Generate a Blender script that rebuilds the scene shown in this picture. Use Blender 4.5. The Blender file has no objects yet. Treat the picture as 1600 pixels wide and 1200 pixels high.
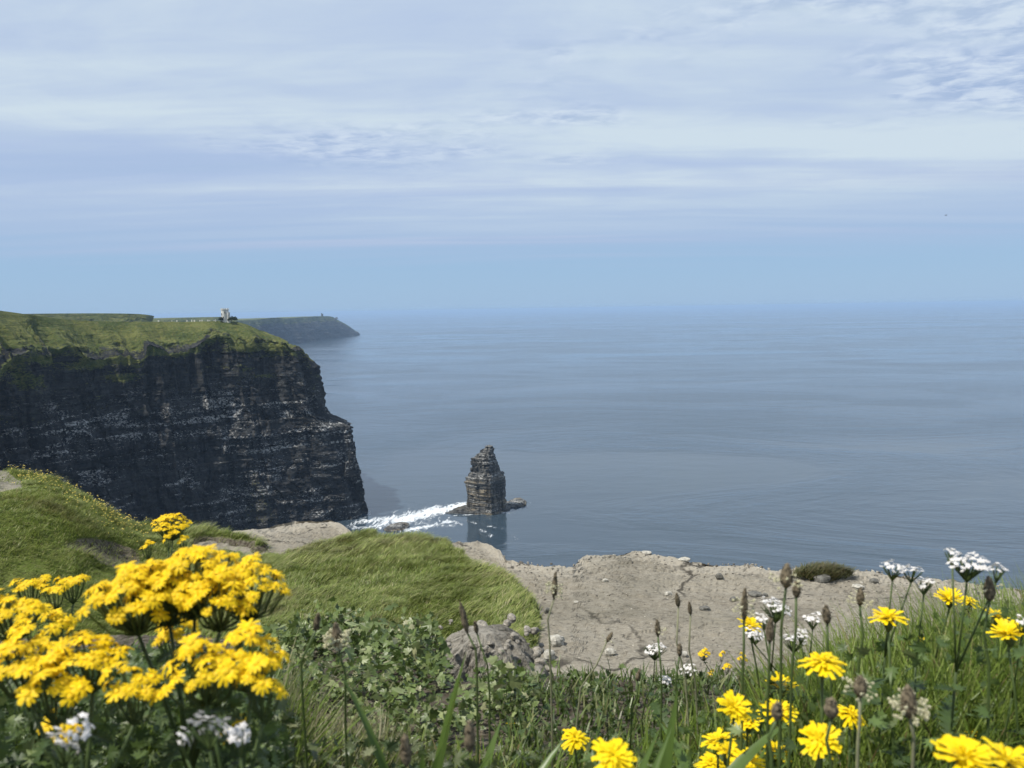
import bpy, math, random
import numpy as np
from mathutils import Vector, Matrix, Quaternion

random.seed(11)
RNG = np.random.default_rng(7)
SC = bpy.context.scene
COL = SC.collection

# ------------------------------------------------------------------ camera
FPX = 1202.0                       # focal length in photograph pixels (1600 wide)
PITCH = math.atan(117.0 / FPX)
ROLL = math.radians(0.9)
EYE = 200.0                        # metres above the sea
cr_, sr_ = math.cos(ROLL), math.sin(ROLL)
FWD = np.array([0, math.cos(PITCH), -math.sin(PITCH)])
UP0 = np.array([0, math.sin(PITCH), math.cos(PITCH)])
RT0 = np.array([1.0, 0, 0])
RT = RT0 * cr_ - UP0 * sr_
UP = UP0 * cr_ + RT0 * sr_
cam = bpy.data.cameras.new('camera')
cam.sensor_width = 36.0
cam.lens = FPX / 1600 * 36.0
cam.clip_start = 0.05
cam.clip_end = 250000
cam.dof.use_dof = True
cam.dof.focus_distance = 11.0
cam.dof.aperture_fstop = cam.lens / 2.1
camo = bpy.data.objects.new('camera', cam)
COL.objects.link(camo)
camo.matrix_world = Matrix(((RT[0], UP[0], -FWD[0], 0), (RT[1], UP[1], -FWD[1], 0),
                            (RT[2], UP[2], -FWD[2], EYE), (0, 0, 0, 1)))
SC.camera = camo


def ray(u, v):
    return FWD + RT * ((u - 800) / FPX) + UP * ((600 - v) / FPX)


def at_y(u, v, y):
    d = ray(u, v)
    return np.array([0, 0, EYE]) + d * (y / d[1])


def at_z(u, v, z):
    d = ray(u, v)
    return np.array([0, 0, EYE]) + d * ((z - EYE) / d[2])


# ------------------------------------------------------------------ light, sky, exposure
SUN_EL, SUN_AZ = math.radians(60), math.radians(-114)      # azimuth from +Y, negative = left
sdir = Vector((math.sin(SUN_AZ) * math.cos(SUN_EL), math.cos(SUN_AZ) * math.cos(SUN_EL), math.sin(SUN_EL)))
sl = bpy.data.lights.new('sun', 'SUN')
sl.energy = 4.2
sl.angle = math.radians(0.6)
sl.color = (1.0, 0.95, 0.86)
slo = bpy.data.objects.new('sun', sl)
COL.objects.link(slo)
slo.rotation_euler = sdir.to_track_quat('Z', 'Y').to_euler()
slo.location = (0, 0, 500)

vs = SC.view_settings
vs.view_transform = 'Standard'
vs.look = 'None'
vs.exposure = 0.4
vs.gamma = 1.0
vs.use_curve_mapping = False
SC.cycles.use_denoising = True
SC.cycles.adaptive_threshold = 0.02
SC.cycles.max_bounces = 4
SC.cycles.diffuse_bounces = 2
SC.cycles.glossy_bounces = 2
SC.cycles.transmission_bounces = 2
SC.cycles.volume_bounces = 0
SC.cycles.transparent_max_bounces = 12
SC.cycles.sample_clamp_indirect = 6


class NT:
    """small helper around a node tree"""
    def __init__(self, tree):
        self.t = tree
        self.t.nodes.clear()

    def n(self, kind, **kw):
        nd = self.t.nodes.new(kind)
        for k, v in kw.items():
            if k.startswith('i_'):
                nd.inputs[k[2:].replace('_', ' ')].default_value = v
            else:
                setattr(nd, k, v)
        return nd

    def l(self, a, b):
        self.t.links.new(a, b)

    def noise(self, vec, scale, detail=4, rough=0.55, dist=0.0):
        nd = self.n('ShaderNodeTexNoise')
        nd.inputs['Scale'].default_value = scale
        nd.inputs['Detail'].default_value = detail
        nd.inputs['Roughness'].default_value = rough
        nd.inputs['Distortion'].default_value = dist
        if vec is not None:
            self.l(vec, nd.inputs['Vector'])
        return nd.outputs['Fac']

    def scale(self, vec, s, loc=(0, 0, 0), rot=(0, 0, 0)):
        m = self.n('ShaderNodeMapping')
        m.inputs['Scale'].default_value = s
        m.inputs['Location'].default_value = loc
        m.inputs['Rotation'].default_value = rot
        self.l(vec, m.inputs['Vector'])
        return m.outputs['Vector']

    def ramp(self, fac, stops, interp='LINEAR'):
        r = self.n('ShaderNodeValToRGB')
        r.color_ramp.interpolation = interp
        while len(r.color_ramp.elements) < len(stops):
            r.color_ramp.elements.new(0.5)
        for e, (p, c) in zip(r.color_ramp.elements, stops):
            e.position = p
            e.color = (c, c, c, 1) if isinstance(c, (int, float)) else (c[0], c[1], c[2], 1)
        self.l(fac, r.inputs['Fac'])
        return r.outputs['Color']

    def mix(self, fac, a, b, mode='MIX'):
        m = self.n('ShaderNodeMix', data_type='RGBA', blend_type=mode)
        for sock, val in ((0, fac), (6, a), (7, b)):
            if hasattr(val, 'is_linked') or hasattr(val, 'links'):
                self.l(val, m.inputs[sock])
            elif isinstance(val, (int, float)):
                m.inputs[sock].default_value = val if sock == 0 else (val, val, val, 1)
            else:
                m.inputs[sock].default_value = (val[0], val[1], val[2], 1)
        return m.outputs[2]

    def math(self, op, a, b=None, clamp=False):
        m = self.n('ShaderNodeMath', operation=op, use_clamp=clamp)
        for i, val in enumerate((a, b)):
            if val is None:
                continue
            if isinstance(val, (int, float)):
                m.inputs[i].default_value = val
            else:
                self.l(val, m.inputs[i])
        return m.outputs[0]

    def smooth(self, x, lo, hi):
        m = self.n('ShaderNodeMapRange', interpolation_type='SMOOTHSTEP')
        m.inputs['From Min'].default_value = lo
        m.inputs['From Max'].default_value = hi
        self.l(x, m.inputs['Value'])
        return m.outputs['Result']


world = bpy.data.worlds.new('World')
SC.world = world
world.use_nodes = True
w = NT(world.node_tree)
sky = w.n('ShaderNodeTexSky', sky_type='NISHITA')
sky.sun_disc = False
sky.sun_elevation = SUN_EL
sky.sun_rotation = SUN_AZ
sky.altitude = 200
sky.air_density = 1.0
sky.dust_density = 0.4
sky.ozone_density = 2.5
tc = w.n('ShaderNodeTexCoord')
sep = w.n('ShaderNodeSeparateXYZ')
w.l(tc.outputs['Generated'], sep.inputs[0])
elev = w.math('MAXIMUM', sep.outputs['Z'], 0.0)
den = w.math('ADD', elev, 0.045)
comb = w.n('ShaderNodeCombineXYZ')
w.l(w.math('DIVIDE', sep.outputs['X'], den), comb.inputs['X'])
w.l(w.math('DIVIDE', sep.outputs['Y'], den), comb.inputs['Y'])
P = comb.outputs[0]
# the blue air below the cloud deck
skyc = w.mix(1.0, sky.outputs['Color'], (0.118, 0.118, 0.118), 'MULTIPLY')
blue = w.mix(0.9, skyc, (0.262, 0.412, 0.61))
# thin high cloud sheet: broad patches, long streaks, small ripples
warp = w.noise(w.scale(P, (0.25, 0.25, 0.25)), 1.0, 3)
big = w.noise(w.scale(P, (0.20, 0.42, 1), (3.1, 1.7, 0)), 1.0, 4, 0.5, 0.6)
streak = w.noise(w.scale(P, (0.22, 1.5, 1), (0.4, 2.2, 0), (0, 0, 0.06)), 1.0, 5, 0.55, 0.5)
rip = w.noise(w.scale(P, (7.0, 9.0, 1), (1.3, 0, 0), (0, 0, 0.5)), 1.0, 4, 0.6, 0.4)
ripmask = w.smooth(w.math('ADD', w.noise(w.scale(P, (0.55, 0.8, 1), (7.7, 3.3, 0)), 1.0, 4, 0.55), w.math('MULTIPLY', sep.outputs['X'], 0.16)), 0.51, 0.65)
cover = w.smooth(w.math('ADD', elev, w.math('MULTIPLY', w.math('SUBTRACT', streak, 0.5), 0.055)), 0.075, 0.175)
cover = w.math('MULTIPLY', cover, w.smooth(big, 0.16, 0.46))
puff = w.noise(w.scale(P, (1.5, 2.6, 1), (2.4, 8.2, 0), (0, 0, 0.35)), 1.0, 7, 0.62, 0.8)
tone = w.ramp(w.math('ADD', w.math('MULTIPLY', big, 0.45), w.math('ADD', w.math('MULTIPLY', streak, 0.37), w.math('MULTIPLY', puff, 0.18))),
              [(0.37, (0.385, 0.48, 0.67)), (0.46, (0.44, 0.535, 0.68)), (0.55, (0.54, 0.635, 0.71))])
ripc = w.ramp(rip, [(0.38, (0.28, 0.38, 0.58)), (0.50, (0.43, 0.52, 0.68)), (0.62, (0.58, 0.66, 0.76))])
tone = w.mix(w.math('MULTIPLY', ripmask, w.math('MULTIPLY', w.smooth(elev, 0.13, 0.24), 0.75)), tone, ripc)
lowbar = w.smooth(w.noise(w.scale(P, (0.10, 0.75, 1), (5, 9, 0)), 1.0, 4, 0.5), 0.52, 0.72)
lowbar = w.math('MULTIPLY', w.math('ADD', w.math('MULTIPLY', lowbar, 0.35), 0.5), w.smooth(w.math('ADD', elev, w.math('MULTIPLY', w.math('SUBTRACT', streak, 0.5), 0.05)), 0.045, 0.105))
col = w.mix(lowbar, blue, (0.395, 0.465, 0.64))
col = w.mix(w.math('MULTIPLY', cover, 0.94), col, tone)
bg = w.n('ShaderNodeBackground')
bg.inputs['Strength'].default_value = 0.89
w.l(col, bg.inputs['Color'])
wo = w.n('ShaderNodeOutputWorld')
w.l(bg.outputs[0], wo.inputs['Surface'])


# ------------------------------------------------------------------ numpy noise
def _h(ix, iy, iz, seed):
    h = (ix.astype(np.int64) * 374761393 + iy.astype(np.int64) * 668265263 +
         iz.astype(np.int64) * 2147483647 + seed * 1274126177) & 0xFFFFFFFF
    h = ((h ^ (h >> 13)) * 1274126177) & 0xFFFFFFFF
    h = ((h ^ (h >> 16)) * 2246822519) & 0xFFFFFFFF
    h = h ^ (h >> 15)
    return (h & 0xFFFFFF) / float(0xFFFFFF) * 2 - 1


def vn(x, y, z=None, seed=0):
    x = np.asarray(x, float)
    y = np.asarray(y, float)
    flat = z is None
    z = np.zeros_like(x + y) if flat else np.asarray(z, float)
    x, y, z = np.broadcast_arrays(x, y, z)
    ix, iy, iz = np.floor(x), np.floor(y), np.floor(z)
    fx, fy, fz = x - ix, y - iy, z - iz
    fx = fx * fx * fx * (fx * (fx * 6 - 15) + 10)
    fy = fy * fy * fy * (fy * (fy * 6 - 15) + 10)
    fz = fz * fz * fz * (fz * (fz * 6 - 15) + 10)

    def lay(k):
        a = _h(ix, iy, iz + k, seed) * (1 - fx) + _h(ix + 1, iy, iz + k, seed) * fx
        b = _h(ix, iy + 1, iz + k, seed) * (1 - fx) + _h(ix + 1, iy + 1, iz + k, seed) * fx
        return a * (1 - fy) + b * fy
    if flat:
        return lay(0)
    return lay(0) * (1 - fz) + lay(1) * fz


def fbm(x, y, z=None, oct=4, seed=0, gain=0.5):
    s, a, f, tot = 0.0, 1.0, 1.0, 0.0
    for o in range(oct):
        s = s + a * vn(np.asarray(x) * f + 17.3 * o, np.asarray(y) * f - 9.1 * o,
                       None if z is None else np.asarray(z) * f + 4.7 * o, seed + o)
        tot += a
        a *= gain
        f *= 2.03
    return s / tot


def sstep(x, lo, hi):
    t = np.clip((np.asarray(x, float) - lo) / (hi - lo), 0, 1)
    return t * t * (3 - 2 * t)


# ------------------------------------------------------------------ mesh helpers
def np_mesh(name, V, quads=None, tris=None, smooth=False, col=None, attrs=None):
    me = bpy.data.meshes.new(name)
    V = np.ascontiguousarray(V, np.float32)
    me.vertices.add(len(V))
    me.vertices.foreach_set('co', V.ravel())
    li, ls = [], []
    pos = 0
    if quads is not None and len(quads):
        q = np.asarray(quads, np.int32)
        li.append(q.ravel())
        ls.append(np.arange(len(q)) * 4)
        pos = len(q) * 4
    if tris is not None and len(tris):
        t = np.asarray(tris, np.int32)
        li.append(t.ravel())
        ls.append(pos + np.arange(len(t)) * 3)
    li = np.concatenate(li).astype(np.int32)
    ls = np.concatenate(ls).astype(np.int32)
    me.loops.add(len(li))
    me.loops.foreach_set('vertex_index', li)
    me.polygons.add(len(ls))
    me.polygons.foreach_set('loop_start', ls)
    me.update(calc_edges=True)
    me.polygons.foreach_set('use_smooth', np.full(len(ls), smooth, dtype=bool))
    if col is not None:
        a = me.color_attributes.new('tint', 'FLOAT_COLOR', 'POINT')
        c = np.ones((len(V), 4), np.float32)
        c[:, :3] = col
        a.data.foreach_set('color', c.ravel())
    for k, arr in (attrs or {}).items():
        a = me.attributes.new(k, 'FLOAT', 'POINT')
        a.data.foreach_set('value', np.ascontiguousarray(arr, np.float32))
    me.validate()
    return me


def grid_quads(nr, nc, wrap=False):
    r = np.arange(nr - 1)[:, None]
    c = np.arange(nc if wrap else nc - 1)[None, :]
    c2 = (c + 1) % nc
    return np.stack([r * nc + c, r * nc + c2, (r + 1) * nc + c2, (r + 1) * nc + c], -1).reshape(-1, 4)


def link(name, me, mat=None, parent=None, loc=None, rot=None, scale=None):
    o = bpy.data.objects.new(name, me)
    COL.objects.link(o)
    if mat is not None and me is not None and not me.materials:
        me.materials.append(mat)
    if parent is not None:
        o.parent = parent
    if loc is not None:
        o.location = loc
    if rot is not None:
        if isinstance(rot, Quaternion):
            o.rotation_mode = 'QUATERNION'
            o.rotation_quaternion = rot
        else:
            o.rotation_euler = rot
    if scale is not None:
        o.scale = (scale, scale, scale) if isinstance(scale, (int, float)) else scale
    return o


def tag(o, label, cat=None, group=None, kind=None):
    o['label'] = label
    if cat:
        o['category'] = cat
    if group:
        o['group'] = group
    if kind:
        o['kind'] = kind
    return o


def empty(name, loc, label, cat, group=None):
    o = bpy.data.objects.new(name, None)
    COL.objects.link(o)
    o.location = loc
    o.empty_display_size = 0.1
    return tag(o, label, cat, group)


class MB:
    def __init__(self):
        self.v, self.f = [], []

    def add(self, verts, faces):
        o = len(self.v)
        self.v += [tuple(float(c) for c in p) for p in verts]
        self.f += [tuple(i + o for i in f) for f in faces]

    def tube(self, pts, radii, n=6, cap=True):
        pts = [Vector(p) for p in pts]
        if isinstance(radii, (int, float)):
            radii = [radii] * len(pts)
        o = len(self.v)
        x = None
        for i, p in enumerate(pts):
            d = (pts[min(i + 1, len(pts) - 1)] - pts[max(i - 1, 0)])
            d = d.normalized() if d.length > 1e-9 else Vector((0, 0, 1))
            if x is None:
                x = d.orthogonal().normalized()
            x = (x - d * x.dot(d)).normalized()
            y = d.cross(x)
            for k in range(n):
                a = 2 * math.pi * k / n
                self.v.append(tuple(p + (x * math.cos(a) + y * math.sin(a)) * radii[i]))
        for i in range(len(pts) - 1):
            for k in range(n):
                k2 = (k + 1) % n
                self.f.append((o + i * n + k, o + i * n + k2, o + (i + 1) * n + k2, o + (i + 1) * n + k))
        if cap:
            self.f.append(tuple(o + k for k in reversed(range(n))))
            self.f.append(tuple(o + (len(pts) - 1) * n + k for k in range(n)))

    def box(self, c, s, rz=0.0, taper=1.0):
        cx, cy, cz = c
        ca, sa = math.cos(rz), math.sin(rz)
        vv = []
        for z, t in ((-0.5, 1), (0.5, taper)):
            for x, y in ((-.5, -.5), (.5, -.5), (.5, .5), (-.5, .5)):
                px, py = x * s[0] * t, y * s[1] * t
                vv.append((cx + px * ca - py * sa, cy + px * sa + py * ca, cz + z * s[2]))
        self.add(vv, [(3, 2, 1, 0), (4, 5, 6, 7), (0, 1, 5, 4), (1, 2, 6, 5), (2, 3, 7, 6), (3, 0, 4, 7)])

    def mesh(self, name, smooth=False):
        me = bpy.data.meshes.new(name)
        me.from_pydata(self.v, [], self.f)
        me.update()
        if smooth:
            me.polygons.foreach_set('use_smooth', [True] * len(me.polygons))
        return me

    def build(self, name, mat, parent=None, smooth=False, **kw):
        return link(name, self.mesh(name, smooth), mat, parent, **kw)


# ------------------------------------------------------------------ materials
def new_mat(name):
    m = bpy.data.materials.new(name)
    m.use_nodes = True
    return m, NT(m.node_tree)


def out(t, shader):
    o = t.n('ShaderNodeOutputMaterial')
    t.l(shader, o.inputs['Surface'])
    return o


def pbsdf(t, col, rough=0.8, bump=None, bstr=1.0, bdist=1.0, spec=0.3):
    b = t.n('ShaderNodeBsdfPrincipled')
    if isinstance(col, tuple):
        b.inputs['Base Color'].default_value = (*col, 1)
    else:
        t.l(col, b.inputs['Base Color'])
    if isinstance(rough, (int, float)):
        b.inputs['Roughness'].default_value = rough
    else:
        t.l(rough, b.inputs['Roughness'])
    b.inputs['Specular IOR Level'].default_value = spec
    if bump is not None:
        n = t.n('ShaderNodeBump')
        n.inputs['Strength'].default_value = bstr
        n.inputs['Distance'].default_value = bdist
        t.l(bump, n.inputs['Height'])
        t.l(n.outputs[0], b.inputs['Normal'])
    return b


def mat_plain(name, col, rough=0.8, var=0.25, scale=20.0, bump=0.0):
    m, t = new_mat(name)
    tcd = t.n('ShaderNodeTexCoord').outputs['Object']
    nz = t.noise(tcd, scale, 4)
    c = t.mix(t.smooth(nz, 0.3, 0.7), tuple(x * (1 - var) for x in col), tuple(min(1, x * (1 + var)) for x in col))
    b = pbsdf(t, c, rough, nz if bump else None, 0.6, bump)
    out(t, b.outputs[0])
    return m


def mat_leaf(name, col=None, trans=0.35, rough=0.5, var=0.3, scale=60, spec=0.3):
    """thin leaf or petal: some light passes through; col None = per-blade 'tint' attribute"""
    m, t = new_mat(name)
    tcd = t.n('ShaderNodeTexCoord').outputs['Object']
    nz = t.smooth(t.noise(tcd, scale, 3), 0.3, 0.7)
    if col is None:
        a = t.n('ShaderNodeAttribute', attribute_name='tint')
        base = a.outputs['Color']
        c = t.mix(nz, t.mix(1.0, base, 1 - var, 'MULTIPLY'), t.mix(1.0, base, 1 + var, 'MULTIPLY'))
    else:
        oi = t.n('ShaderNodeObjectInfo').outputs['Random']
        f = t.math('ADD', t.math('MULTIPLY', nz, 0.6), t.math('MULTIPLY', oi, 0.4))
        c = t.mix(f, tuple(x * (1 - var) for x in col), tuple(x * (1 + var) for x in col))
    b = pbsdf(t, c, rough, spec=spec)
    tr = t.n('ShaderNodeBsdfTranslucent')
    t.l(c, tr.inputs['Color'])
    mx = t.n('ShaderNodeMixShader')
    mx.inputs[0].default_value = trans
    t.l(b.outputs[0], mx.inputs[1])
    t.l(tr.outputs[0], mx.inputs[2])
    out(t, mx.outputs[0])
    return m


def mat_cliff(name, rock_a, rock_b, guano=1.0, zs=1.0, grass_col=((0.036, 0.055, 0.010), (0.115, 0.122, 0.03)), tan=0.0):
    m, t = new_mat(name)
    pos = t.n('ShaderNodeTexCoord').outputs['Object']
    g = t.n('ShaderNodeAttribute', attribute_name='grass').outputs['Fac']
    strata = t.noise(t.scale(pos, (0.010 * zs, 0.010 * zs, 0.42 * zs)), 1.0, 6, 0.6, 0.3)
    blotch = t.noise(pos, 0.05 * zs, 5, 0.6)
    fine = t.noise(t.scale(pos, (1, 1, 1.6)), 0.5 * zs, 5, 0.65)
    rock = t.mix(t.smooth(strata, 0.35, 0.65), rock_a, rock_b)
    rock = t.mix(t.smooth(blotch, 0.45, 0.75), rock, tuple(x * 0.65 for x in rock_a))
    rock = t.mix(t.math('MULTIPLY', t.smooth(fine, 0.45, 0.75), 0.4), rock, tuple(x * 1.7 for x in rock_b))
    if tan:
        tanm = t.smooth(t.noise(t.scale(pos, (0.03, 0.03, 0.25)), 1.0, 5, 0.6), 0.46, 0.60)
        sz = t.n('ShaderNodeSeparateXYZ')
        t.l(pos, sz.inputs[0])
        tanm = t.math('MULTIPLY', tanm, t.math('ADD', t.math('MULTIPLY', t.smooth(sz.outputs['Z'], 38, 27), .85), .15))
        rock = t.mix(t.math('MULTIPLY', tanm, tan), rock, (0.34, 0.26, 0.14))
    crevice_shade = t.noise(t.scale(pos, (0.13 * zs, 0.13 * zs, 0.016 * zs)), 1.0, 5, 0.65, 0.3)  # upright dark streaks: shade of crevices painted into the rock colour
    rock = t.mix(t.math('MULTIPLY', t.smooth(crevice_shade, 0.44, 0.62), 0.85), rock, tuple(x * 0.28 for x in rock_a))
    # pale lichen and bird lime along ledges
    gu = t.noise(t.scale(pos, (0.42 * zs, 0.42 * zs, 1.6 * zs)), 1.0, 8, 0.74, 0.5)
    gum = t.noise(t.scale(pos, (0.024 * zs, 0.024 * zs, 0.04 * zs)), 1.0, 4, .6)
    led = t.noise(t.scale(pos, (0.02 * zs, 0.02 * zs, 0.28 * zs), (4, 4, 4)), 1.0, 3)
    gf = t.math('ADD', gu, t.math('MULTIPLY', t.math('ADD', gum, t.math('SUBTRACT', led, 1.0)), 0.62))
    sepz = t.n('ShaderNodeSeparateXYZ')
    t.l(pos, sepz.inputs[0])
    gfm = t.math('MULTIPLY', t.math('MULTIPLY', t.smooth(gf, 0.575, 0.635), guano), t.math('MULTIPLY', t.smooth(sepz.outputs['Z'], 150, 118), t.smooth(t.noise(pos, 0.5 * zs, 4, .65), 0.44, 0.56)))
    rock = t.mix(gfm, rock, (0.46, 0.455, 0.43))
    gn = t.noise(pos, 0.035 * zs, 6, 0.6)
    gn2 = t.noise(t.scale(pos, (1, 1, 2.5)), 0.4 * zs, 5, 0.65)
    gcol = t.mix(t.smooth(t.math('ADD', t.math('MULTIPLY', gn, 0.6), t.math('MULTIPLY', gn2, 0.4)), 0.36, 0.62), grass_col[0], grass_col[1])
    gcol = t.mix(t.math('MULTIPLY', t.smooth(gn2, 0.53, 0.68), 0.65), gcol, (0.14, 0.115, 0.05))
    gcol = t.mix(t.math('MULTIPLY', t.smooth(fine, 0.48, 0.34), 0.6), gcol, (0.022, 0.032, 0.010))
    gm = t.smooth(t.math('ADD', g, t.math('MULTIPLY', t.math('SUBTRACT', gn2, 0.5), 2.2)), 0.36, 0.70)
    c = t.mix(gm, rock, gcol)
    b = pbsdf(t, c, 0.9, t.math('ADD', t.math('MULTIPLY', fine, 1.0), t.math('MULTIPLY', strata, 1.5)), 0.8, 1.2 / zs, spec=0.2)
    out(t, b.outputs[0])
    return m


# ------------------------------------------------------------------ sea
m, t = new_mat('sea_water')
pos = t.n('ShaderNodeTexCoord').outputs['Object']
w1 = t.noise(t.scale(pos, (0.16, 0.30, 1), (0, 0, 0), (0, 0, 0.25)), 1.0, 5, 0.6, 0.3)
w2 = t.noise(t.scale(pos, (0.028, 0.055, 1), (0, 0, 0), (0, 0, -0.2)), 1.0, 4, 0.55, 0.3)
w3 = t.noise(t.scale(pos, (0.006, 0.011, 1), (0, 0, 0), (0, 0, 0.35)), 1.0, 3, 0.5, 0.4)
slick = t.smooth(t.noise(t.scale(pos, (0.0016, 0.0030, 1), (2, 5, 0), (0, 0, 0.15)), 1.0, 6, 0.6, 1.2), 0.40, 0.62)
slick2 = t.smooth(t.noise(t.scale(pos, (0.00035, 0.0011, 1), (7, 5, 0), (0, 0, -0.1)), 1.0, 5, 0.6, 0.8), 0.36, 0.64)
h = t.math('ADD', t.math('MULTIPLY', w1, 0.5), t.math('ADD', t.math('MULTIPLY', w2, 1.7), t.math('MULTIPLY', w3, 2.2)))
amp = t.math('ADD', t.math('MULTIPLY', t.math('ADD', t.math('MULTIPLY', slick, 0.5), t.math('MULTIPLY', slick2, 0.5)), 1.05), 0.15)
h = t.math('MULTIPLY', h, amp)
rg = t.math('ADD', t.math('MULTIPLY', amp, 0.14), 0.05)
b = pbsdf(t, (0.031, 0.048, 0.064), rg, h, 1.0, 1.0, spec=0.5)
b.inputs['IOR'].default_value = 1.48
out(t, b.outputs[0])
SEA = m
S = 60000.0
mb = MB()
mb.add([(-S, -8000, 0), (S, -8000, 0), (S, S, 0), (-S, S, 0)], [(0, 1, 2, 3)])
sea = mb.build('sea', SEA)
tag(sea, 'calm blue grey ocean reaching to the hazy horizon', kind='structure')


# ------------------------------------------------------------------ cliffs
def catmull(C, n_per):
    """C: (K,D) control rows; n_per: list of K-1 sample counts"""
    outp = []
    K = len(C)
    for i in range(K - 1):
        p0, p1, p2, p3 = C[max(i - 1, 0)], C[i], C[i + 1], C[min(i + 2, K - 1)]
        tt = np.linspace(0, 1, n_per[i], endpoint=(i == K - 2))[:, None]
        outp.append(0.5 * ((2 * p1) + (-p0 + p2) * tt + (2 * p0 - 5 * p1 + 4 * p2 - p3) * tt ** 2 +
                           (-p0 + 3 * p1 - 3 * p2 + p3) * tt ** 3))
    return np.concatenate(outp)


def make_cliff(name, mat, ctrl, step, rows, seed, amp=1.0, nose=None, gullies=(), grass_bias=0.0, layer=(1.6, 6.5), greens=(), lipvar=0.0):
    """ctrl rows: foot x,y | lip x,y,z | top x,y,z | back x,y,z"""
    C = np.array(ctrl, float)
    npr = [max(4, int(np.hypot(*(C[i + 1, 2:4] - C[i, 2:4])) / st)) for i, st in zip(range(len(C) - 1), step)]
    D = catmull(C, npr)
    kpos = np.concatenate([np.linspace(i, i + 1, n, endpoint=(i == len(C) - 2)) for i, n in enumerate(npr)])
    s = np.concatenate([[0], np.cumsum(np.hypot(np.diff(D[:, 2]), np.diff(D[:, 3])))])
    foot, lip, lz = D[:, 0:2], D[:, 2:4], D[:, 4] * (1 + lipvar * fbm(s / 30, s * 0, None, 5, seed + 77, .6))
    top, tz, back, bz = D[:, 5:7], D[:, 7], D[:, 8:10], D[:, 10]
    ow = foot - lip
    tang = np.gradient(D[:, 2:4], axis=0)
    nrm = np.stack([tang[:, 1], -tang[:, 0]], 1)
    nrm /= np.linalg.norm(nrm, axis=1)[:, None] + 1e-9
    sgn = np.sign((nrm * ow).sum(1))
    nrm *= np.where(sgn == 0, 1, sgn)[:, None]
    k = np.ones(41) / 41
    if len(nrm) > 90:
        nrm = np.stack([np.convolve(np.pad(nrm[:, i], 20, 'edge'), k, 'valid') for i in (0, 1)], 1)
        nrm /= np.linalg.norm(nrm, axis=1)[:, None]
    rr, rs, rp = rows
    V, G = [], []
    # layers
    rg = np.random.default_rng(seed)
    edges = np.cumsum(rg.uniform(layer[0], layer[1], 200)) - 20
    loff = rg.uniform(-1, 1, 201)
    lbig = np.repeat(rg.uniform(-1, 1, 60), 4)[:201]

    def disp(sv, z):
        zz = z + 0.012 * sv + 1.6 * fbm(sv / 70, z * 0 + 3.3, None, 3, seed + 5)
        li = np.clip(np.searchsorted(edges, zz), 0, 200)
        lo = loff[li] * (0.7 + 1.1 * fbm(sv / 22, li * 3.7, None, 3, seed + 9)) + lbig[li] * 0.8
        d = 13.0 * fbm(sv / 75, z / 160, None, 3, seed) + 3.2 * vn(np.floor(sv / 7 + 1.5 * vn(z / 25, sv * 0, None, seed + 3)) * 5.1, np.floor(z / 26 + 0.4 * vn(sv / 12, z * 0, None, seed + 8)) * 3.3, None, seed + 2)
        rid = 1 - np.abs(vn(sv / 17, z / 140, None, seed + 21))
        rid2 = 1 - np.abs(vn(sv / 6.5 + .4 * vn(z / 20, sv / 9, None, seed + 30), z / 45, None, seed + 22))
        d = d + 8.0 * (rid - 0.5) + 4.0 * (rid2 - .5) + lo * 1.2 + 2.2 * fbm(sv / 4.5, z / 4.0, None, 4, seed + 4)
        return d * amp
    for r in range(rr):
        hh = r / (rr - 1)
        z = lz * hh
        g = hh ** 1.15
        if nose is not None:
            wn = np.exp(-((kpos - nose[0]) / nose[1]) ** 2)
            gn = np.interp(hh, nose[2], nose[3])
            g = g * (1 - wn) + gn * wn
        d = disp(s, z)
        fade = 1 - 0.55 * sstep(hh, 0.92, 1.0)
        foot_in = 1 - sstep(hh, 0.0, 0.06)
        for (kc, kw, dep) in gullies:
            d = d - dep * np.exp(-((kpos - kc) / kw) ** 2) * (0.55 + 0.45 * hh)
        xy = foot + (lip - foot) * np.asarray(g)[..., None] + nrm * (d * fade - 2.5 * foot_in * 0)[:, None]
        V.append(np.column_stack([xy, z - 3 * (r == 0)]))
        gg = 0.35 * sstep(hh, .94, 1.0) + 0.16 * sstep(hh, 0.45, 0.8) + 0.6 * sstep(0.12 + fbm(s / 24, z / 7, None, 5, seed + 31, .6) + (hh - 0.9) * 2.6 + grass_bias, 0.0, 0.8)
        for (kc, h0, h1, kw) in greens:
            hw = kw * (1 - sstep(hh, h0, h1))
            gg = gg + 0.30 * (np.abs(kpos - kc) < hw + 0.015 * vn(s / 5, z / 5, None, 3)) * (hh < h1) * (hh > 0.05)
        G.append(np.broadcast_to(gg, s.shape))
    d_l = disp(s, lz) * 0.45
    for (kc, kw, dep) in gullies:
        d_l = d_l - dep * np.exp(-((kpos - kc) / kw) ** 2)
    for r in range(1, rs):
        q = r / (rs - 1)
        z = lz + (tz - lz) * (q ** 0.85)
        rough = fbm(s / 26 + q * 1.5, np.full_like(s, q * 4.0), None, 5, seed + 12)
        z = z + amp * 4.5 * rough * (1 - q) * min(1, q * 6)
        xy = lip + (top - lip) * q + nrm * (d_l * (1 - q) + amp * 5 * fbm(s / 14 + 2 * q, np.full_like(s, q * 6), None, 4, seed + 14) * (1 - q))[:, None]
        z = z + amp * 1.1 * fbm(s / 5, np.full_like(s, q * 14), None, 4, seed + 19) * (1 - q) ** .5
        z = z - amp * 4.0 * (1 - np.abs(vn(s / 11 + q * 1.2, np.full_like(s, q * 1.5), None, seed + 55)) * 1.6) * math.sin(math.pi * q ** .8) * .6
        V.append(np.column_stack([xy, z]))
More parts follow.
